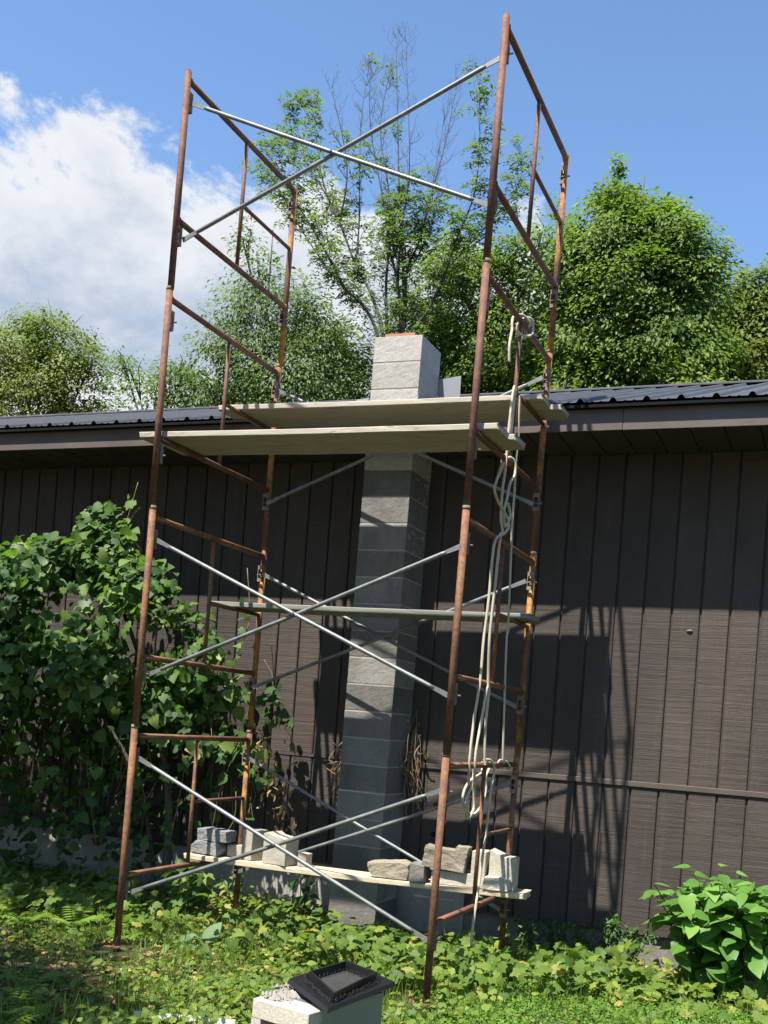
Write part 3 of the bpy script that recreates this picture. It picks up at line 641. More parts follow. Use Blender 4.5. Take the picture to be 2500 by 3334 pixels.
# tray: splayed skirt, raised rectangular collar, sooty floor, bits of wire netting
T0 = [Vector(p) for p in ((2.290, -1.745, .486), (2.598, -1.955, .452), (2.685, -1.440, .476), (2.345, -1.250, .490))]
T1 = [Vector(p) for p in ((2.350, -1.668, .472), (2.585, -1.880, .452), (2.605, -1.468, .470), (2.405, -1.395, .480))]
tray = empty('black_tray', (2.49, -1.63, .43), 'black flanged chimney tray with wire netting lying on the hollow block', 'tray')
sk = MB()
def ringfaces(a, b): return [(i, (i+1) % 4, (i+1) % 4+4, i+4) for i in range(4)]
dn = Vector((0, 0, -.004))
sk.add(T0+T1, ringfaces(0, 0)); sk.add([p+dn for p in T0+T1], [tuple(reversed(f)) for f in ringfaces(0, 0)]); sk.add(T0+[p+dn for p in T0], [tuple(reversed(f)) for f in ringfaces(0, 0)])
lip = [p+((p-Vector((2.49, -1.63, .47))).normalized()*.010)+Vector((0, 0, -.020)) for p in T0]
sk.add(T0+lip, [tuple(reversed(f)) for f in ringfaces(0, 0)]); sk.add([p*1. for p in T0]+[p+Vector((0, 0, -.001)) for p in lip], ringfaces(0, 0))
sk.build('skirt', 'black', tray)
C1 = [p+Vector((0, 0, .044)) for p in T1]; cen = sum(T1, Vector())/4
inn = [cen+(p-cen)*.93 for p in T1]; inn_t = [p+Vector((0, 0, .044)) for p in inn]
cl = MB(); cl.add(T1+C1, ringfaces(0, 0)); cl.add(C1+inn_t, ringfaces(0, 0)); cl.add(inn_t+[p-Vector((0, 0, .004)) for p in inn], ringfaces(0, 0)); cl.build('collar', 'black', tray)
MB().add([p+Vector((0, 0, -.001)) for p in inn], [(0, 1, 2, 3)]).build('tray_floor', 'soot', tray)
wn_ = MB(); random.seed(31)
def zig(a, b, n, amp, up_, r=.0017):
    pts = [a+(b-a)*(i/n)+Vector((0, 0, up_+(amp if i % 2 else -amp*.4)+random.uniform(-.004, .004)))+Vector((random.uniform(-.006, .006), random.uniform(-.006, .006), 0)) for i in range(n+1)]
    wn_.tube(pts, r, 5)
for i in range(4):
    a, b = inn[i], inn[(i+1) % 4]
    zig(cen+(a-cen)*.88, cen+(b-cen)*.88, 16, .009, .010)
    a, b = T1[i]+(T0[i]-T1[i])*.35, T1[(i+1) % 4]+(T0[(i+1) % 4]-T1[(i+1) % 4])*.35
    for o2 in (0, .012, .022): zig(a+(b-a)*.06, a+(b-a)*.94, 22, .007, .004+o2*.4)
wn_.build('wire_netting', 'wire', tray)
# white strip lying in the grass
sp = MB(); d0, d1 = Vector((1.16, -1.325, .045)), Vector((1.66, -1.12, .038)); s_ = (d1-d0).cross(Vector((0, 0, 1))).normalized()
sp.add([d0, d1, d1+s_*.035+Vector((0,0,.012)), d0+s_*.035+Vector((0,0,.012)), d0-Vector((0,0,.03)), d1-Vector((0,0,.03)), d1+s_*.035-Vector((0,0,.02)), d0+s_*.035-Vector((0,0,.02))],
       [(0,3,2,1),(4,5,6,7),(0,1,5,4),(1,2,6,5),(2,3,7,6),(3,0,4,7)])
tag(sp.build('metal_strip', 'white', None, loc=(1.41, -1.22, .0)), 'narrow white metal strip lying half hidden in the weeds', 'metal strip')
# little dirt-dauber nest / wasp nest on the siding
wp = MB(); wp.tube([(3.385, YW-.003, 2.60), (3.41, YW-.008, 2.602), (3.43, YW-.003, 2.60)], [.006, .010, .006], 8)
tag(wp.build('mud_nest', 'twig', None, loc=(3.4, YW, 2.6)), 'tiny brown mud nest stuck on the sunlit siding', 'nest')
ASH_STEMS = [
   [(-7.18, 18.0, 11.55), (-7.53, 17.73, 12.21), (-7.92, 17.47, 12.53), (-8.28, 17.2, 13.18), (-8.77, 16.93, 13.98), (-9.18, 16.67, 14.62), (-9.57, 16.4, 15.65)] ,
   [(-7.05, 18.0, 11.64), (-7.57, 18.2, 12.71), (-8.19, 18.4, 13.61), (-8.86, 18.6, 14.89), (-9.53, 18.8, 16.01), (-10.0, 19.0, 17.44), (-10.34, 19.2, 18.62)] ,
   [(-6.91, 18.0, 11.53), (-7.1, 18.1, 12.88), (-7.15, 18.2, 14.18), (-7.37, 18.3, 15.51), (-7.78, 18.4, 17.14), (-7.68, 18.5, 18.66)] ,
   [(-6.54, 18.0, 11.61), (-6.65, 17.83, 12.73), (-6.82, 17.67, 13.41), (-7.04, 17.5, 14.58), (-7.51, 17.33, 16.5), (-7.56, 17.17, 17.87)] ,
   [(-6.48, 18.0, 11.61), (-6.63, 18.0, 13.3), (-6.85, 18.0, 14.81), (-7.08, 18.0, 16.82), (-7.34, 18.0, 19.15)] ,
   [(-6.45, 18.0, 11.8), (-6.61, 18.23, 13.15), (-6.44, 18.47, 14.09), (-6.32, 18.7, 15.35), (-6.15, 18.93, 16.72), (-6.05, 19.17, 18.37)] ,
   [(-6.13, 18.0, 11.59), (-5.72, 17.8, 12.02), (-5.3, 17.6, 12.73), (-4.94, 17.4, 13.6), (-4.54, 17.2, 14.41), (-4.42, 17.0, 15.45), (-4.48, 16.8, 16.95)] ,
   [(-5.81, 18.0, 12.11), (-5.52, 18.13, 13.02), (-5.06, 18.27, 13.68), (-4.4, 18.4, 14.46), (-3.9, 18.53, 15.26), (-3.86, 18.67, 16.1)] ,
   [(-6.5, 18.0, 13.04), (-6.29, 18.3, 13.75), (-6.16, 18.6, 14.63), (-6.37, 18.9, 15.71), (-6.33, 19.2, 17.66)] ,
   [(-6.72, 18.0, 12.81), (-6.7, 17.9, 14.25), (-6.57, 17.8, 15.66), (-6.91, 17.7, 18.79)] ,
   [(-7.98, 18.0, 13.41), (-8.1, 18.27, 14.56), (-8.42, 18.53, 17.3), (-8.47, 18.8, 19.02)] ,
   [(-8.53, 18.0, 14.57), (-8.28, 17.7, 15.8), (-8.74, 17.4, 17.69)] ,
   [(-7.66, 18.0, 12.33), (-8.73, 18.17, 13.29), (-9.94, 18.33, 14.76), (-10.72, 18.5, 15.82), (-11.33, 18.67, 16.67)] ,
   [(-7.98, 18.0, 13.41), (-8.76, 17.93, 14.97), (-9.78, 17.87, 16.48), (-10.07, 17.8, 17.5)] ,
]
TREES = {
  'maple_left': [(-22.7, 22.0, 12.99, 1.59, 1.38), (-21.04, 22.0, 13.54, 1.25, 1.14), (-25.17, 22.0, 12.9, 1.73, 1.63), (-20.5, 22.0, 12.06, 1.55, 1.14), (-19.55, 22.0, 12.74, 0.82, 0.61), (-22.03, 22.0, 14.23, 0.74, 0.63), (-22.56, 22.0, 11.61, 2.11, 0.95)],
  'ash_sapling': [(-13.78, 17.0, 10.37, 0.5, 0.41), (-12.58, 17.0, 10.15, 0.57, 0.57), (-13.13, 17.0, 9.76, 1.07, 0.49), (-11.96, 17.0, 9.64, 0.48, 0.48), (-12.23, 17.0, 10.55, 0.32, 0.32), (-14.24, 17.0, 10.89, 0.33, 0.25)],
  'ash_left': [(-10.21, 17.0, 12.83, 0.55, 0.71), (-10.68, 17.0, 11.99, 0.71, 0.87), (-9.57, 17.0, 11.76, 0.86, 0.86), (-10.96, 17.0, 11.05, 0.72, 0.64), (-9.84, 17.0, 10.75, 0.94, 0.86), (-8.72, 17.0, 12.09, 0.46, 0.62), (-10.75, 17.0, 13.75, 0.28, 0.36), (-8.12, 17.0, 11.28, 0.69, 0.69), (-8.88, 17.0, 10.08, 1.24, 0.85), (-11.33, 17.0, 10.02, 0.72, 0.64)],
  'maple_behind_chimney': [(-9.94, 21.0, 12.02, 1.08, 0.99), (-11.19, 21.0, 11.26, 1.36, 0.73), (-9.27, 21.0, 11.19, 1.07, 0.8), (-10.7, 21.0, 12.6, 0.72, 0.63), (-13.95, 21.0, 11.18, 0.94, 0.56)],
  'maple_mid': [(-6.43, 21.0, 14.53, 0.86, 0.77), (-7.07, 21.0, 13.45, 0.87, 0.95), (-5.36, 21.0, 13.68, 1.19, 1.1), (-4.45, 21.0, 14.45, 0.92, 0.75), (-6.05, 21.0, 12.35, 1.45, 1.03), (-4.1, 21.0, 12.41, 1.25, 1.25), (-4.71, 21.0, 11.27, 1.85, 0.84), (-6.93, 21.0, 11.79, 1.04, 0.95), (-3.72, 21.0, 15.06, 0.58, 0.66)],
  'maple_tall': [(-0.05, 20.0, 14.75, 0.75, 0.62), (-2.75, 20.0, 14.55, 0.62, 0.55), (0.45, 20.0, 13.5, 0.7, 0.7), (-1.2, 20.0, 15.3, 0.9, 0.55), (-1.58, 20.0, 15.73, 0.59, 0.55), (-1.84, 20.0, 15.05, 0.86, 0.71), (-0.8, 20.0, 14.79, 0.85, 0.62), (-2.36, 20.0, 14.63, 0.79, 0.63), (-1.28, 20.0, 13.98, 1.32, 0.86), (-0.11, 20.0, 13.81, 0.84, 0.77), (-2.43, 20.0, 13.53, 1.03, 0.87), (-0.96, 20.0, 12.94, 1.55, 0.93), (0.27, 20.0, 12.86, 0.84, 0.84), (-1.83, 20.0, 12.06, 1.49, 0.94), (-0.1, 20.0, 11.81, 1.3, 0.92), (-0.72, 20.0, 10.99, 1.78, 0.69), (-2.38, 20.0, 10.99, 1.18, 0.71), (-1.78, 20.0, 16.22, 0.23, 0.35), (-0.47, 20.0, 15.38, 0.46, 0.38)],
  'maple_right': [(1.12, 23.0, 13.71, 0.75, 0.75), (1.74, 23.0, 14.0, 0.66, 0.58), (0.79, 23.0, 12.81, 0.92, 0.84), (1.99, 23.0, 12.91, 0.91, 0.91), (1.5, 23.0, 11.94, 1.25, 0.75), (2.74, 23.0, 13.28, 0.9, 1.23)],
  'young_maple': [(1.69, 14.0, 8.44, 0.47, 0.2), (1.35, 14.0, 8.37, 0.29, 0.15), (2.15, 14.0, 8.31, 0.29, 0.14)],
  'young_ash': [(-1.25, 14.0, 8.43, 0.37, 0.18), (-1.01, 14.0, 8.61, 0.24, 0.21)],
}
# ------------------------------------------------------------------ trees
def lobes_points(lobes, n, deep=.75):
    """points spread through lobes, denser towards their skins"""
    lo = np.array([(a[0], a[1], a[2], a[3], a[3], a[4]) for a in lobes]); vol = lo[:, 3]*lo[:, 5]; pick = rng.choice(len(lo), n, p=vol/vol.sum())
    d_ = rnd_dirs(n); r_ = (deep+(1-deep)*rng.random(n))*np.where(rng.random(n) < .25, rng.random(n)*.7+.2, 1.)
    return lo[pick, :3]+d_*lo[pick, 3:]*r_[:, None]*(1+.12*rng.normal(size=(n, 1))), d_, pick
def dense_tree(name, label, lobes, base, leaves, size, mat, clump=26, spread=.30, droop=.35, tmpl=None, group='trees behind the house', tops=0):
    root = empty(name, base, label, 'tree', group); B = Vector(base)
    nc = max(8, leaves//clump); cp, cd, pick = lobes_points(lobes, nc)
    # extra shoots standing out of the top of the crown
    pts = np.repeat(cp, clump, 0); out = np.repeat(cd, clump, 0); n = len(pts)
    off = rng.normal(size=(n, 3))*np.array([spread, spread, spread*.50])*np.repeat(.6+.8*rng.random(nc), clump)[:, None]; off[:, 2] -= .9*spread*((off[:, 0]/spread)**2+(off[:, 1]/spread)**2)*.22; pts = pts+off
    if tops:
        hi = max(lobes, key=lambda a: a[2]+a[4]); extra = []
        for i in range(tops):
            L_ = lobes[rng.integers(len(lobes))] if i % 2 else hi; an = rng.random()*6.28; rr = rng.random()*.8
            bx = np.array([L_[0]+math.cos(an)*L_[3]*rr, L_[1]+math.sin(an)*L_[3]*rr, L_[2]+L_[4]*(1-rr*rr)**.5*.95]); h_ = rng.uniform(.3, .75)
            t = rng.random(26)[:, None]; extra.append(bx+np.concatenate([rng.normal(size=(26, 2))*.07, t*h_], 1))
        ex = np.concatenate(extra); pts = np.concatenate([pts, ex]); out = np.concatenate([out, rnd_dirs(len(ex))]); off = np.concatenate([off, rnd_dirs(len(ex))*.2]); n = len(pts)
    nrm = norm(np.array([-.1, -.45, .9])+.5*out+.38*np.concatenate([np.repeat(rng.normal(size=(nc, 3)), clump, 0), np.zeros((n-nc*clump, 3))])+.22*rng.normal(size=(n, 3))); tip = norm(out+.6*norm(off)+np.array([0, 0, -droop])+.5*rng.normal(size=(n, 3)))
    cl = np.repeat(rng.normal(size=nc)*.17, clump); cl = np.concatenate([cl, np.full(n-len(cl), .1)])
    var = np.clip(.42+cl+.17*rng.normal(size=n), 0, 1)
    scatter('crown', tmpl or leaf_diamond(.62), pts, frames(nrm, tip), size*(.5+.95*rng.random(n)), mat, root, var)
    tr = MB(); zs = np.array([l[2] for l in lobes]); zc = zs.mean(); top = max(l[2]+l[4]*.6 for l in lobes); cx = np.mean([l[0] for l in lobes])
    trunk = [B, Vector((B.x+.1*(cx-B.x), B.y, B.z+.35*(top-B.z))), Vector((B.x+.5*(cx-B.x), B.y, B.z+.65*(top-B.z))), Vector((cx, B.y, top))]
    h = top-B.z; tr.tube(smooth_path(trunk, 4), [max(.012, h*.014*(1-.96*i/12)) for i in range(13)], 9)
    for l in lobes:
        c = Vector(l[:3]); s0 = Vector((B.x+(cx-B.x)*.5, B.y, max(B.z+.3*h, c.z-1.3*abs(c.x-cx)-.9)))
        m_ = (s0+c)/2+Vector((0, 0, -.15)); tr.tube(smooth_path([s0, m_, c], 4), [max(.008, h*.0045*(1-.85*i/8)) for i in range(9)], 6)
        for i in range(5):
            e = c+Vector(rnd_dirs(1)[0])*min(l[3], l[4]); e.z += l[4]*.3; tr.tube([m_.lerp(c, .5), c.lerp(e, .5)+Vector((0, 0, .05)), e], [.022, .014, .006], 5)
    tr.build('trunk', 'bark', root); return root
gb_ = -.06
low = lambda L_, dz, s=1.: [(a[0], a[1]+.4, a[2]-dz, a[3]*s, a[4]) for a in L_ if a[2] < sorted(b[2] for b in L_)[len(L_)//2]]
TT = TREES
TT['maple_tall'] = [(a, b, c-(.45 if c > 14 else 0), r_, h_) for a, b, c, r_, h_ in TT['maple_tall']]
dense_tree('maple_tree', 'yellowish green maple showing above the roof behind the leaning vine bush', TT['maple_left']+low(TT['maple_left'], 1.6), (-21.8, 22, gb_), 42000, .12, 'yellow_maple_leaf', 100, .32)
dense_tree('ash_sapling', 'small drooping ash with loose leaf sprays between the yellowish maple and the scaffold', TT['ash_sapling']+low(TT['ash_sapling'], 1.), (-12.9, 17, gb_), 5200, .12, 'ash_leaf', 30, .24, .7, leaf_diamond(.46))
dense_tree('ash_tree', 'light green ash tree seen through the scaffold frames by the vine bush', TT['ash_left']+low(TT['ash_left'], 1.2), (-9.8, 17, gb_), 22000, .112, 'ash_leaf', 45, .27, .8, leaf_diamond(.48), tops=5)
dense_tree('maple_tree', 'dark green maple filling in just behind the chimney and the light ash', TT['maple_behind_chimney']+low(TT['maple_behind_chimney'], 1.4), (-10.3, 21, gb_), 28000, .12, 'maple_leaf', 100, .30)
dense_tree('maple_tree', 'broad bushy maple behind the rope side of the scaffold', TT['maple_mid']+low(TT['maple_mid'], 1.5), (-5.2, 21, gb_), 62000, .12, 'maple_leaf', 110, .30, tops=8)
dense_tree('maple_tree', 'tallest dense maple with a pointed crown rising over the roof', TT['maple_tall']+low(TT['maple_tall'], 1.5), (-1.2, 20, gb_), 104000, .118, 'maple_leaf', 110, .27, tops=16)
dense_tree('maple_tree', 'pale green maple on the far side of the tallest maple', TT['maple_right']+low(TT['maple_right'], 1.5), (1.6, 23, gb_), 46000, .125, 'yellow_maple_leaf', 110, .30, tops=4)
dense_tree('young_maple', 'bright young maple tip poking over the roof under the tallest maple', TT['young_maple']+low(TT['young_maple'], .5), (1.75, 14, gb_), 1700, .10, 'yellow_maple_leaf', 16, .13)
dense_tree('young_ash', 'small bright sapling peeping over the roof beside the scaffold leg', TT['young_ash']+low(TT['young_ash'], .5), (-1.15, 14, gb_), 900, .10, 'yellow_maple_leaf', 16, .12)
# tall sparse ash: many thin upright stems, leaf tufts, bare twigs on top
def sparse_ash():
    base = Vector((-6.75, 18, gb_)); root = empty('ash_tree', base, 'tall sparse ash with many thin stems and bare twigs rising behind the chimney', 'tree', 'trees behind the house')
    tr = MB(); tr.tube(smooth_path([base, base+Vector((.03, 0, 5)), base+Vector((0, 0, 9.5)), Vector((-6.75, 18, 11.2))], 4), [.20-.11*i/12 for i in range(13)], 10)
    LP, LN, LT_, LV = [], [], [], []
    rn = random.Random(17)
    def tuft(p, d_, n=3):
        for _ in range(n):
            dr = Vector((rn.gauss(0, 1), rn.gauss(0, 1), rn.gauss(.1, .6))).normalized(); L_ = rn.uniform(.20, .34); v = min(1, max(0, rn.gauss(.45, .2)))
            for k in range(7):
                t = .25+.75*(k//2+1)/4; side = (1 if k % 2 else -1) if k < 6 else 0
                q = p+dr*L_*t+Vector((0, 0, -.10*t*t)); s_ = dr.cross(Vector((0, 0, 1))).normalized() if abs(dr.z) < .95 else Vector((1, 0, 0))
                tp = dr*.55+s_*side*.9+Vector((0, 0, -.55)); LP.append(q); LT_.append(tp+Vector((0, 0, -.4))); LN.append(Vector((rn.gauss(0, .35), rn.gauss(-.25, .35), 1))); LV.append(v+rn.gauss(0, .08))
    starts = [Vector((-6.78, 18, 10.9))]
    for si, st in enumerate(ASH_STEMS):
        P = [Vector(p) for p in st]
        if si < 7: P = [Vector((-6.75+(P[0].x+6.75)*.25, 18, 10.3))]+P
        path = smooth_path(P, 5); n = len(path); r0 = .052 if si < 7 else .030
        tr.tube(path, [max(.007, r0*(1-.93*i/(n-1))) for i in range(n)], 6)
        for i in range(3, n):
            t = i/(n-1)
            for _ in range(3 if t > .3 else 1):
                a = path[i]; dirn = (path[i]-path[i-1]).normalized(); sd = Vector((rn.gauss(0, 1), rn.gauss(0, .8), rn.gauss(.1, .35))).normalized()
                L_ = rn.uniform(.35, 1.0)*(1.1-.45*t); e = a+(dirn*.75+sd*.62)*L_; m_ = (a+e)/2+sd*L_*.10
                bare = (t > .62 and rn.random() < .55) or (t < .5 and rn.random() < .38) or (si in (3, 4, 9) and t > .62) or (si == 2 and t > .8) or (si in (5, 8, 9, 10, 11) and t > .55 and rn.random() < .85)
                tr.tube([a, m_, e], [.010*(1.15-t), .006*(1.15-t)+.002, .0025], 4)
                if bare:
                    for q in range(3): f_ = a.lerp(e, .35+.25*q); tr.tube([f_, f_+(dirn*.8+Vector((rn.gauss(0, .6), rn.gauss(0, .6), .2)))*rn.uniform(.1, .28)], [.0035, .002], 3)
                else:
                    for f_ in (.55, .8, 1.):
                        if rn.random() < .85-.1*t: tuft(a.lerp(e, f_), sd, rn.choice((2, 2, 3, 4)))
        # whip-like leader
        top = path[-1]
        if si in (3, 4, 5, 8, 9, 10, 11): 
            tr.tube([top, top+Vector((rn.gauss(0, .08), 0, .45))], [.007, .003], 4)
        else: 
            for q in range(5): tuft(top+Vector((rn.gauss(0, .1), rn.gauss(0, .1), rn.uniform(-.4, .1))), Vector((0, 0, 1)), 2)
    tr.build('trunk', 'bark', root); n = len(LP)
    scatter('crown', leaf_diamond(.36), np.array([tuple(p) for p in LP]), frames(np.array([tuple(p) for p in LN]), np.array([tuple(p) for p in LT_])), .125*(.75+.5*rng.random(n)), 'ash_leaf', root, np.array(LV))
sparse_ash()
# unseen trees: the first shades the left corner, the rest are added light blockers
dense_tree('shade_tree', 'leafy garden tree outside the picture whose shade falls on the ferns', [(-1.9, -4.55, 6.0, 1.05, .7), (-.85, -4.95, 6.0, .85, .6), (-.1, -5.45, 6.1, .75, .6), (-3.0, -4.3, 5.8, 1.1, .8), (-1.5, -5.9, 6.9, 1.2, .9)], (-2.8, -6.4, gb_), 14000, .15, 'maple_leaf', 60, .26, group='garden trees opposite the house')
dense_tree('shade_tree', 'added tree outside the picture shading the foot of the vine bush', [(-2.1, -1.85, 6.0, .60, .45), (-2.9, -1.80, 6.0, .66, .5), (-3.7, -1.75, 6.0, .70, .5), (-4.6, -1.7, 6.1, .8, .6), (-5.5, -1.6, 6.3, 1.0, .8)], (-5.9, -2.1, gb_), 11000, .14, 'maple_leaf', 60, .22, group='garden trees opposite the house')  # added out of view to darken the ground and lower bush
for i, (tx, ty, s_) in enumerate(((-14, -22, 1.), (6, -27, 1.1), (20, -14, 1.))):
    L_ = [(tx+dx*s_, ty+dy*s_, z*s_, r_*s_, h_*s_) for dx, dy, z, r_, h_ in ((0, 0, 7, 3.2, 2.4), (2.2, .6, 5, 2.6, 2.2), (-2.3, -.4, 5, 2.6, 2.2), (.4, 1, 3, 3.2, 2.), (0, 0, 9.4, 1.9, 1.6))]
    dense_tree('added_tree', ('big dark unseen tree added opposite the vine bush end of the house', 'biggest dark unseen tree added straight opposite the chimney', 'big dark unseen tree added opposite the shrub end of the house')[i], L_, (tx, ty, gb_), 3600, .62, 'maple_leaf', 12, .8, group='garden trees opposite the house')  # unseen, added to block low sky and deepen the shade on the wall

# ------------------------------------------------------------------ vine bush on the wall left of the scaffold
VB = [(-2.05, 1.30, 2.45, .80, .55, .62), (-1.25, 1.45, 2.35, .62, .50, .58), (-.74, 1.66, 2.10, .40, .38, .46), (-2.9, 1.20, 2.15, .75, .6, .72), (-1.66, 1.60, 2.95, .40, .30, .36), (-1.74, 1.66, 3.22, .26, .18, .26),
      (-.52, 1.84, 1.86, .26, .26, .22), (-1.7, 1.10, 1.95, .70, .45, .42), (-3.0, 1.05, 1.55, .55, .45, .55), (-.88, 1.60, 1.66, .42, .34, .30), (-3.7, 1.3, 2.1, .7, .6, .9), (-2.25, 1.55, 2.85, .45, .3, .28), (-2.6, 1.5, 2.62, .5, .36, .3), (-1.3, 1.62, 2.68, .4, .3, .3), (-2.35, 1.35, 1.75, .6, .4, .35)]
vine = empty('vine_bush', (-1.2, 1.85, -.05), 'large dark green vine bush with lobed leaves climbing the wall beside the scaffold', 'bush')
lo = np.array(VB); nleaf = 8800; pick = rng.choice(len(lo), nleaf, p=(lo[:, 3]*lo[:, 5])/(lo[:, 3]*lo[:, 5]).sum())
vd = rnd_dirs(nleaf); vd[:, 1] = np.where(vd[:, 1] > .35, -vd[:, 1], vd[:, 1]); vp = lo[pick, :3]+vd*lo[pick, 3:]*(.50+.56*rng.random(nleaf))[:, None]
vp[:, 1] = np.minimum(vp[:, 1], 2.24)
keep_ = np.array([MN.noise(Vector(p)*2.1)+.35*MN.noise(Vector(p)*5.) > (-.13 if p[2] < 2.6 else -.4) for p in vp]); vp = vp[keep_]; vd = vd[keep_]
# scattered leaves lower down in the shade, on runners at the wall and wisps on top
def wisps(pts, k, sp):
    P = np.array(pts); idx = rng.integers(len(P)-1, size=k); t = rng.random(k)[:, None]; return P[idx]*(1-t)+P[idx+1]*t+rng.normal(size=(k, 3))*sp
ex = [wisps([(-1.75, 1.75, 3.0), (-1.55, 1.75, 3.35), (-1.50, 1.72, 3.62)], 10, .035), wisps([(-.50, 1.9, 2.1), (-.35, 1.95, 2.5), (-.42, 1.95, 2.75)], 9, .05), wisps([(-.55, 1.8, 1.7), (-.1, 1.85, 1.9), (.08, 1.9, 1.75)], 24, .06),
      wisps([(-.6, 1.5, 1.32), (-.25, 1.52, 1.40), (-.05, 1.6, 1.36)], 60, .075), wisps([(-.05, 1.95, 1.75), (.06, 2.05, 1.55)], 10, .05), wisps([(-.28, 1.9, 1.18), (-.1, 1.95, 1.15), (.12, 1.95, 1.18)], 14, .05),
      wisps([(-3.4, 1.6, 1.0), (-2.4, 1.75, .9), (-1.5, 1.8, .95), (-.6, 1.9, .9)], 130, .26), wisps([(-2.8, 1.7, .4), (-1.6, 1.8, .35), (-.7, 1.9, .45)], 60, .2), wisps([(-1.55, 1.2, .62), (-1.45, 1.22, .55)], 8, .05),
      wisps([(-4.2, 1.9, 1.8), (-3.0, 1.95, 1.5), (-1.8, 2.0, 1.6), (-.7, 2.05, 1.5)], 1200, .30), wisps([(-4.2, 1.85, .9), (-3.0, 1.9, .7), (-1.8, 2.0, .8), (-.9, 2.05, .8)], 380, .26), wisps([(-4.4, 1.4, 1.1), (-3.2, 1.35, .8), (-2.2, 1.6, .9), (-1.3, 1.7, .8)], 130, .24), wisps([(-4.2, 1.5, .25), (-2.8, 1.7, .2), (-1.5, 1.9, .25)], 130, .2)]
ex = np.concatenate(ex); ex[:, 1] = np.minimum(ex[:, 1], 2.24); vp = np.concatenate([vp, ex]); vd = np.concatenate([vd, norm(rng.normal(size=(len(ex), 3))*.6+np.array([0, -1, .2]))]); n = len(vp)
vn = norm(vd*.6+np.array([-.08, -.38, .50])+.55*rng.normal(size=(n, 3))); vt = norm(np.array([.0, -.35, -.8])+.6*rng.normal(size=(n, 3))+.3*vd)
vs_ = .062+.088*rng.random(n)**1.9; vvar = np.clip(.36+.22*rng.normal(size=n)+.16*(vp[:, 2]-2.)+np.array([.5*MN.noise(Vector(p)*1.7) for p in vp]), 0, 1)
fr = frames(vn, vt)
# the leaves that show largest become single parts
camv = np.array(CAM); rank = -(vs_**2)*np.abs(np.sum(vn*norm(camv-vp), axis=1))/np.sum((camv-vp)**2, axis=1)*(1+.9*(vd[:, 1] < -.1)); order = np.argsort(rank)
sel = order[:300]; rest = order[300:]; lob = leaf_lobed(.18, .22); ov = leaf_ovate(6, .86, .16, .28, .30)
half = len(rest)//2
r1, r2_ = rest[::2], rest[1::2]
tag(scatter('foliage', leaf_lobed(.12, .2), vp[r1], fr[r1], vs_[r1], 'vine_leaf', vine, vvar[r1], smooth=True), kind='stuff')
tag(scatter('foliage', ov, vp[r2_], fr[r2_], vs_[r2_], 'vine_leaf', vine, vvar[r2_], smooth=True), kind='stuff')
def leaf_mesh(tmpl, name, mat):
    me = bpy.data.meshes.new(name); me.from_pydata([tuple(v) for v in tmpl[0]], [], tmpl[1]); me.polygons.foreach_set('use_smooth', [True]*len(me.polygons)); me.materials.append(M[mat]); me.update(); return me
vm = [leaf_mesh(lob, 'leaf', 'vine_leaf_single'), leaf_mesh(leaf_lobed(.40, .26), 'leaf', 'vine_leaf_single'), leaf_mesh(ov, 'leaf', 'vine_leaf_single')]
def place_leaf(me, p, m3, s, parent, name='leaf'):
    o = bpy.data.objects.new(name, me); COL.objects.link(o); o.parent = parent; og = worigin(parent)
    m = Matrix([[m3[i][0]*s, m3[i][1]*s, m3[i][2]*s, p[i]-og[i]] for i in range(3)]+[[0, 0, 0, 1]]); o.matrix_basis = m; return o
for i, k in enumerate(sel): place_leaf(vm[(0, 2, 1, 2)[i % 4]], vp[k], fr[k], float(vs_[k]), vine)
stm = MB(); rn = random.Random(4)
stm.tube(smooth_path([(-.98, 1.9, -.1), (-.95, 1.86, .6), (-1.02, 1.8, 1.2), (-1.2, 1.7, 1.9), (-1.5, 1.6, 2.6)], 5), [.045-.030*i/20 for i in range(21)], 8)
stm.tube(smooth_path([(-1.10, 1.95, -.1), (-1.18, 1.9, .5), (-1.35, 1.8, 1.1), (-2.0, 1.6, 2.0)], 5), [.03-.018*i/15 for i in range(16)], 7)
stm.build('stem', 'bark', vine)
tw = MB()
for i in range(75):
    x = rn.uniform(-3.4, -.1); z = rn.uniform(1., 2.2); y = rn.uniform(1.55, 2.2); L_ = rn.uniform(.3, 1.0); a = Vector((x, y, z)); b = a+Vector((rn.gauss(0, .16), rn.gauss(0, .05), -L_)); b.y = min(b.y, 2.25)
    tw.tube(smooth_path([a, (a+b)/2+Vector((rn.gauss(0, .06), rn.gauss(0, .03), 0)), b], 3), rn.uniform(.0022, .0045), 4)
for st in ([(-1.75, 1.75, 2.9), (-1.6, 1.75, 3.3), (-1.48, 1.72, 3.66)], [(-.50, 1.9, 2.0), (-.36, 1.95, 2.45), (-.42, 1.95, 2.95)], [(-2.0, 1.7, 2.9), (-2.35, 1.75, 3.02), (-2.6, 1.8, 2.8)], [(-2.6, 1.6, 2.75), (-2.95, 1.6, 2.85), (-3.1, 1.6, 2.75)]): tw.tube(smooth_path(st, 4), .004, 5)
tag(tw.build('dry_runners', 'twig', vine), kind='stuff')
def dry(parent, name, path_pts, k, sp, sz):
    p = wisps(path_pts, k, sp); n = len(p); return tag(scatter(name, leaf_ovate(4, .45, .5, .5), p, frames(rng.normal(size=(n, 3)), np.array([0, 0, -1.])+.35*rng.normal(size=(n, 3))), sz*(.6+.8*rng.random(n)), 'dry_leaf', parent, smooth=True), kind='stuff')
dry(vine, 'withered_leaves', [(-.35, 1.85, 1.55), (.0, 1.9, 1.40), (.05, 1.95, 1.0), (.12, 2.05, .75)], 90, .08, .075)
dry(vine, 'withered_leaves', [(-3.2, 1.6, 1.2), (-1.8, 1.6, 1.2), (-.4, 1.7, 1.3)], 70, .22, .07)

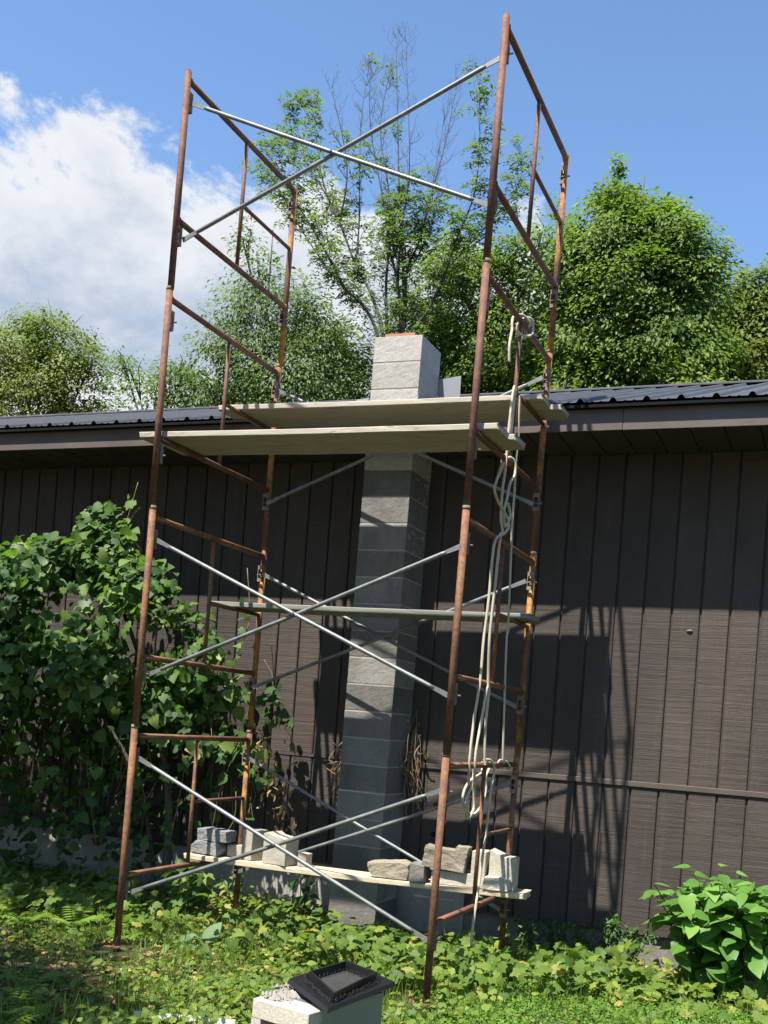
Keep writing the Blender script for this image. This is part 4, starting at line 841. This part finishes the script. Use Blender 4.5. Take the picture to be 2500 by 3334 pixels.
# ------------------------------------------------------------------ dry vines hanging beside the chimney
def dry_vine(x, z0, z1, label, nst, spread, lean, seed):
    rn = random.Random(seed); root = empty('dry_vine', (x, 2.24, z1), label, 'dry vine', 'dry vines beside the chimney'); mb = MB()
    for i in range(nst):
        a = Vector((x+rn.gauss(0, .012), 2.245, z0+rn.uniform(-.25, .02))); zz = rn.uniform(z1, z1+.5*(z0-z1)); b = Vector((x+lean*(z0-zz)+rn.gauss(0, spread), 2.25-abs(rn.gauss(0, .06)), zz)); m_ = a.lerp(b, rn.uniform(.3, .7))+Vector((rn.gauss(0, spread*.8), -abs(rn.gauss(.02, .03)), 0)); m2 = m_.lerp(b, .5)+Vector((rn.gauss(0, spread*.6), 0, rn.uniform(-.05, .05))); a.z -= rn.random()**2*.45*(z0-z1); a.x += rn.gauss(0, .02)
        mb.tube(smooth_path([a, m_, m2, b], 4), rn.uniform(.002, .0048), 5)
    mb.build('stems', 'twig', root); dry(root, 'withered_leaves', [(x, 2.2, z0-.3), (x+lean*.5*(z0-z1), 2.2, (z0+z1)/2)], 16, .05, .06); return root
dry_vine(1.20, 1.83, .82, 'bunch of brown dry vine stems hanging on the shaded chimney side', 26, .045, .03, 3)
dry_vine(.585, 1.62, .95, 'thin dry vine stems leaning off the sunlit edge of the chimney', 16, .06, -.16, 5)
def small_plant(name, label, base, hgt, spread, nl, size, mat, tmpl, cat='plant', group=None, seed=0, stems=4, up=.6):
    root = empty(name, base, label, cat, group); rn = random.Random(seed); mb = MB(); tips = []
    for i in range(stems):
        a = Vector(base)+Vector((rn.gauss(0, .02), rn.gauss(0, .02), -.03)); b = Vector(base)+Vector((rn.gauss(0, spread), rn.gauss(0, spread*.6), hgt*rn.uniform(.6, 1.))); b.y = min(b.y, 2.25); m_ = (a+b)/2+Vector((rn.gauss(0, spread*.2), 0, hgt*.08)); mb.tube(smooth_path([a, m_, b], 4), [.005-.003*q/8 for q in range(9)], 5); tips.append((a, m_, b))
    mb.build('stem', 'dark_weed', root); P = []
    for i in range(nl):
        a, m_, b = tips[i % stems]; t = rn.random()**.6; p = a.lerp(m_, t*2) if t < .5 else m_.lerp(b, t*2-1); P.append(tuple(p+Vector((rn.gauss(0, spread*.22), rn.gauss(0, spread*.18), rn.gauss(0, .02)))))
    P = np.array(P); P[:, 1] = np.minimum(P[:, 1], 2.24); n = len(P); nr = norm(np.array([0, -.4, up])+.35*rng.normal(size=(n, 3))); tp = norm(np.array([0, -.3, -.35])+.8*rng.normal(size=(n, 3)))
    scatter('leaves', tmpl, P, frames(nr, tp), size*(.6+.7*rng.random(n)), mat, root, smooth=True); return root
small_plant('creeper', 'little green creeper with pale flower on the sunny side of the chimney', (.60, 2.2, .55), .62, .045, 46, .075, 'vine_leaf', ov, 'creeper', None, 8, 3)
rn9 = random.Random(99); clump_spots = [(-.95, .55), (-.55, .75), (-.2, .62), (.7, 1.05), (1.05, 1.35), (1.45, 1.15), (1.75, .8), (2.1, 1.0), (2.45, .75), (2.75, 1.1), (3.05, .7), (3.0, 1.4), (3.3, 1.2), (1.9, .35), (1.3, .55), (.75, .5), (2.6, .3), (-1.5, .7), (-2.1, .6), (-.75, .8), (-1.2, .6)]
ctx = np.array([gz(x, y) for x, y in clump_spots])
PP_, HH_ = [], []
for (x, y) in clump_spots:
    hgt = rn9.uniform(.14, .34)
    for i in range(rn9.randint(34, 60)): PP_.append((x+rn9.gauss(0, .13), min(2.2, y+rn9.gauss(0, .11)), gz(x, y)+.03+hgt*rn9.random()**.7))
PP_ = np.array(PP_); n = len(PP_)
tag(scatter('broadleaf_weeds', leaf_lobed(.4, .2), PP_, frames(np.array([0, -.45, .9])+.45*rng.normal(size=(n, 3)), rng.normal(size=(n, 3))*np.array([1, .7, .3])+np.array([0, -.5, -.4])), .06+.06*rng.random(n), 'ground_leaf', None, np.clip(.25+.28*rng.normal(size=n), 0, 1), smooth=True), 'taller broadleaf weeds crowding round the scaffold feet', 'weeds', None, 'stuff')
small_plant('vine_seedling', 'leafy vine clump climbing at the foot of the far left jack', (-.28, 1.30, -.03), .52, .16, 46, .13, 'vine_leaf', lob, 'plant', None, 9, 5)
small_plant('vine_seedling', 'upright vine shoots against the pale foundation left of the chimney', (.48, 1.80, -.05), .55, .10, 16, .09, 'vine_leaf', ov, 'plant', None, 10, 5)
small_plant('dry_weed', 'half withered yellow weed clump around the scaffold jack by the foundation', (-.08, 1.68, -.05), .40, .10, 46, .055, 'ground_leaf', leaf_ovate(4, .5, .2, .3), 'plant', None, 12, 12)
for i, (px_, py_, hh) in enumerate(((2.38, 1.95, .30), (2.60, 2.05, .36), (2.82, 2.02, .33), (3.02, 2.08, .42), (3.20, 2.1, .34))):
    small_plant('feathery_weed', 'dark feathery foundation weed '+('beside the rear scaffold jack', 'next to the weed by the rear jack', 'in the middle of the weed row', 'tallest of the weed row', 'at the shrub end of the weed row')[i], (px_, py_, -.03), hh, .09, 170, .045, 'dark_weed', leaf_ovate(4, .34, .2, .3), 'weed', 'feathery weeds along the foundation', 20+i, 7)
# mullein rosette
mu = empty('mullein', (.50, .30, -.03), 'pale woolly mullein with a few broad grey-green leaves', 'plant'); mm = leaf_mesh(leaf_ovate(6, .55, .10, .25, .5), 'leaf', 'shrub_leaf'); mm.materials[0] = mk_leaf('mullein_leaf', [(0., (.14, .22, .10)), (1., (.19, .27, .13))], .25, .7, False)
for (nx, ny, nz_, tx, ty, tz, s_) in ((.2, -.8, .6, -.9, -.1, .35, .23), (-.1, -.9, .3, .25, -.1, 1., .22), (.1, -.5, .9, .7, -.6, .2, .17), (0, -.6, .8, -.5, -.8, .3, .15)):
    f3 = frames(np.array([[nx, ny, nz_]], float), np.array([[tx, ty, tz]], float))[0]; place_leaf(mm, (.50, .30, .0), f3, s_, mu)
# broad-leaved shrub at the right
shrub = empty('broadleaf_shrub', (3.85, 1.62, -.03), 'bright green shrub with broad pointed leaves standing against the siding', 'shrub')
sm3 = [leaf_mesh(leaf_ovate(6, w, .16, dr, .38), 'leaf', 'shrub_leaf') for w, dr in ((.56, .22), (.62, .34), (.5, .14))]
rn = random.Random(8); sb = MB(); cnt = 0
for i in range(33):
    an = i*2.399; rr = math.sqrt((i+.5)/33); tx, ty = 3.95+math.cos(an)*.62*rr, 1.52+math.sin(an)*.46*rr; tz = .84*(1-.16*rr*rr)*rn.uniform(.78, 1.05)+.02
    a = Vector((3.87+rn.gauss(0, .07), 1.62+rn.gauss(0, .06), -.05)); b = Vector((tx, min(ty, 2.1), tz)); m_ = (a+b)/2+Vector((rn.gauss(0, .03), rn.gauss(0, .03), .06)); path = smooth_path([a, m_, b], 5); sb.tube(path, [.0075-.004*q/10 for q in range(11)], 6)
    for j in range(9):
        t = .22+.78*j/8; q = path[min(10, int(t*10))]; an2 = j*2.4+i; s_ = (.235-.10*max(0, t-.72)/.28)*rn.uniform(.75, 1.12); el = .15+.75*max(0, t-.7)/.3
        tip = np.array([[math.cos(an2), math.sin(an2)-.15, el-.45]]); nr = np.array([[rn.gauss(0, .2), -.28+rn.gauss(0, .2), 1.]])
        place_leaf(sm3[cnt % 3], tuple(q), frames(nr, tip)[0], s_, shrub); cnt += 1
sb.build('stem', 'dark_weed', shrub)
k_ = 150; sp_d = rnd_dirs(k_)*(rng.random((k_, 1))**.4); sp_ = np.column_stack([4.0+.50*sp_d[:, 0], 1.50+.38*sp_d[:, 1], .44+.36*sp_d[:, 2]]); sp_[:, 1] = np.minimum(sp_[:, 1], 2.1)
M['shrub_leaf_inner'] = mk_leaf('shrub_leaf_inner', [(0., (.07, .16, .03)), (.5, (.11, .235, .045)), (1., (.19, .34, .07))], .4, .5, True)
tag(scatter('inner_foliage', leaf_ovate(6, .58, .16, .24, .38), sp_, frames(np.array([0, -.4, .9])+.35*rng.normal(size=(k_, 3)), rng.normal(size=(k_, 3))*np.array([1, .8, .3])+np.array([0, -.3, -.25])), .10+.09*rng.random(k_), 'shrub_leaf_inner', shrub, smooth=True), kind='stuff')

# ------------------------------------------------------------------ ground cover
def groundz(P): return np.array([gz(float(a), float(b)) for a, b in P])
def field(n, x0, x1, y0, y1, dens=None):
    out = []
    while len(out) < n:
        x, y = rng.uniform(x0, x1), rng.uniform(y0, y1)
        if (x*x+y*y < .045) or ((x-SW)**2+y*y < .03) or y > 2.2 or (2.15 < x < 2.75 and -2.05 < y < -1.4) or (CX0-.02 < x < CX1+.02 and y > CY0-.03): continue
        if dens is not None and rng.random() > dens(x, y): continue
        out.append((x, y))
    return np.array(out)
def patch(x, y, f, s): return .5+.9*MN.noise(Vector((x*f+s, y*f-s, s*.7)))
litter_d = lambda x, y: 1. if (x < .9 and y < .3) or y > 1.7 else .18
P = field(7000, -4, 5, -2.4, 2.2, litter_d); n = len(P); P3 = np.column_stack([P, groundz(P)+.004+.02*rng.random(n)])
tag(scatter('leaf_litter', leaf_ovate(4, .5, .3, .2), P3, frames(np.array([0, 0, 1.])+.35*rng.normal(size=(n, 3)), rng.normal(size=(n, 3))*np.array([1, 1, .2])), .035+.04*rng.random(n), 'dry_leaf', None), 'brown dead leaf litter over the soil', 'leaf litter', None, 'stuff')
gd = lambda x, y: max(.12, min(1, patch(x, y, .9, 2)))*(1 if y < 1.5 else .4)*(.35 if x < .6 and y < -.2 else 1)
P = np.concatenate([field(22000, -4, 5.2, -2.3, 2.15, gd), field(16000, -7, 7.5, -5, -1.9, gd), field(5000, -7, -3.8, -2.2, 2.1, gd), field(4000, 4.8, 7.5, -2.2, 2.1, gd)]); n = len(P); P3 = np.column_stack([P, groundz(P)-.005])
tip = np.column_stack([rng.normal(size=(n, 2))*.45, np.ones(n)]); tip[:, 0] += .1
tag(scatter('grass', leaf_blade(.022), P3, frames(np.column_stack([rng.normal(size=(n, 2)), .3*np.ones(n)]), tip), .05+.13*rng.random(n)**1.4, 'grass', None, np.clip(.5+.25*rng.normal(size=n), 0, 1)), 'thin bright grass among the weeds', 'grass', None, 'stuff')
vdens = lambda x, y: (.3 if (x < -.3 and y > .95) else .25 if (x > 1.2 and y > 1.62) else .4 if x < .9 and y < .2 else 1.)*max(0, min(1, (1.7*patch(x, y, 1.3, 5)-.25)))*(1. if y > -.9 else .75)*(.45 if x < .3 and y < -.5 else 1)*(.55 if x > 2.9 and y < .6 else 1)
P = field(9000, -3.4, 4.6, -2.2, 2.12, vdens); n = len(P); hh = np.clip((.02+.15*rng.random(n)**1.2*np.array([.5+patch(a, b, 1.6, 9) for a, b in P]))*np.array([.55 if a < 1.2 and (b < .9 or -.4 < a < .75) else 1. for a, b in P]), .012, .2); P3 = np.column_stack([P, groundz(P)+hh])
nr = np.array([0, -.30, 1.])+.42*rng.normal(size=(n, 3)); tp = rng.normal(size=(n, 3))*np.array([1, 1, .2])+np.array([0, -.5, -.25]); var = np.clip(np.array([.25+.42*patch(a, b, 1.3, 14) for a, b in P])+.2*rng.normal(size=n), 0, 1)
big = np.array([1.25 if (x > 1.5 and y > .1) or y > 1.1 else .72 for x, y in P])
tag(scatter('ground_vine', leaf_lobed(.45, .18), P3, frames(nr, tp), (.04+.05*rng.random(n))*big, 'ground_leaf', None, var, smooth=True), 'low yellow-green vine leaves covering the ground', 'ground cover', None, 'stuff')
P = np.concatenate([field(10000, -3.2, 4.6, -2.2, 2.1, lambda x, y: max(.1, min(1, patch(x, y, 1.4, 21)))), field(9000, -7, 7.5, -5, -2.), field(3000, -7, -3.2, -2, 2.1), field(2500, 4.6, 7.5, -2, 2.1)]); n = len(P); P3 = np.column_stack([P, groundz(P)+.015+.08*rng.random(n)])
tag(scatter('small_weeds', leaf_ovate(4, .5, .15, .25), P3, frames(np.array([0, -.25, 1.])+.45*rng.normal(size=(n, 3)), rng.normal(size=(n, 3))*np.array([1, 1, .3])), .03+.05*rng.random(n)**1.5, 'ground_leaf', None, np.clip(.3+.28*rng.normal(size=n), 0, 1)), 'mixed small leafy weeds in the grass', 'weeds', None, 'stuff')
bd = lambda x, y: max(0, min(1, 1.5*(x-2.1)))*max(.15, min(1, patch(x, y, 1.7, 31)+.35))*(1 if y < 1.05+.25*math.sin(x*3) else .06)
tuft = lambda x, y: max(0, min(1, 2.2*patch(x, y, 2.1, 44)-.75))*(1 if x > .7 else .35)
P = field(5200, -1.5, 5., -1.8, 1.5, tuft); n = len(P); P3 = np.column_stack([P, groundz(P)-.005]); tip = np.column_stack([rng.normal(size=(n, 2))*.45, np.ones(n)])
tag(scatter('grass_tufts', leaf_blade(.016), P3, frames(np.column_stack([rng.normal(size=(n, 2)), .3*np.ones(n)]), tip), .08+.16*rng.random(n)**1.3, 'grass', None, np.clip(.45+.25*rng.normal(size=n), 0, 1)), 'taller grass tufts rising out of the ground cover', 'grass', None, 'stuff')
P = field(30000, 2.2, 5.0, -1.6, 1.6, bd); n = len(P); P3 = np.column_stack([P, groundz(P)+.01+np.array([.04+.10*max(0, patch(a, b, 1.2, 37)) for a, b in P])*rng.random(n)**.7])
tag(scatter('bedstraw', leaf_diamond(.55, .08), P3, frames(np.array([0, -.2, 1.])+.5*rng.normal(size=(n, 3)), rng.normal(size=(n, 3))), .014+.014*rng.random(n), 'bedstraw', None, np.clip(.5+.25*rng.normal(size=n), 0, 1)), 'mat of tiny bright green bedstraw leaves', 'ground cover', None, 'stuff')
# twigs and dead stalks
tw = MB(); rn = random.Random(77)
for i in range(150):
    x, y = rn.uniform(-3, 4.6), rn.uniform(-2, 2.1); an = rn.random()*6.28; L_ = rn.uniform(.06, .30); z = gz(x, y)+rn.uniform(.005, .05)
    tw.tube([(x, y, z), (x+math.cos(an)*L_, y+math.sin(an)*L_, z+rn.uniform(-.01, .10))], [.0028, .0016], 4)
tag(tw.build('dead_stalks', 'twig', None), 'thin dead stalks and twigs strewn in the weeds', 'twigs', None, 'stuff')
# ferns
def fern(base, nf, L_, label, seed, mat='fern_leaf', lean=(0, 0)):
    root = empty('fern', base, label, 'fern', 'ferns in the shaded corner'); rn = random.Random(seed)
    for k in range(nf):
        an = 6.283*k/nf+rn.uniform(-.3, .3); l_ = L_*rn.uniform(.75, 1.1); hx, hy = math.cos(an)+lean[0], math.sin(an)+lean[1]; PP, TT_, NN, SS = [], [], [], []
        for i in range(1, 15):
            t = i/14; c = Vector(base)+Vector((hx*l_*.75*t, hy*l_*.75*t, l_*(.85*t-.55*t*t))); s_ = Vector((-hy, hx, 0)).normalized(); w = l_*.24*math.sin(math.pi*(.12+.86*t))**.8*(1.05-t*.35)
            for sg in (-1, 1):
                PP.append(tuple(c)); TT_.append(tuple(s_*sg+Vector((hx, hy, 0)).normalized()*.45+Vector((0, 0, -.1)))); NN.append((0, -.15, 1)); SS.append(w)
        n = len(PP); scatter('frond', leaf_ovate(4, .24, .1, .15, .3), np.array(PP), frames(np.array(NN, float)+.08*rng.normal(size=(n, 3)), np.array(TT_)), np.array(SS), mat, root, np.clip(rn.uniform(.3, .9)+.08*rng.normal(size=n), 0, 1), smooth=True)
for b, nf, l_, lab, sd in (((-.62, .30, -.03), 7, .40, 'sunlit yellow-green fern under the vine bush edge', 1), ((-.98, .18, -.03), 6, .26, 'smaller sunlit fern next to the one under the vine bush', 2), ((-.35, .52, -.03), 5, .26, 'little fern beside the front leg of the scaffold', 3), ((-1.35, .35, -.03), 7, .32, 'sunlit fern farthest from the scaffold along the bush edge', 7), ((-.1, .25, -.03), 6, .22, 'low fern right at the foot plate of the scaffold leg', 8),
                           ((.62, -1.62, -.04), 8, .40, 'big feathery fern lying in the shade near the white strip', 4), ((.80, -1.95, -.04), 7, .36, 'feathery fern with one sunlit frond in the shaded corner', 5), ((.20, -1.05, -.04), 6, .30, 'dark fern among dead leaves in the shade', 6)):
    fern(b, nf, l_, lab, sd)
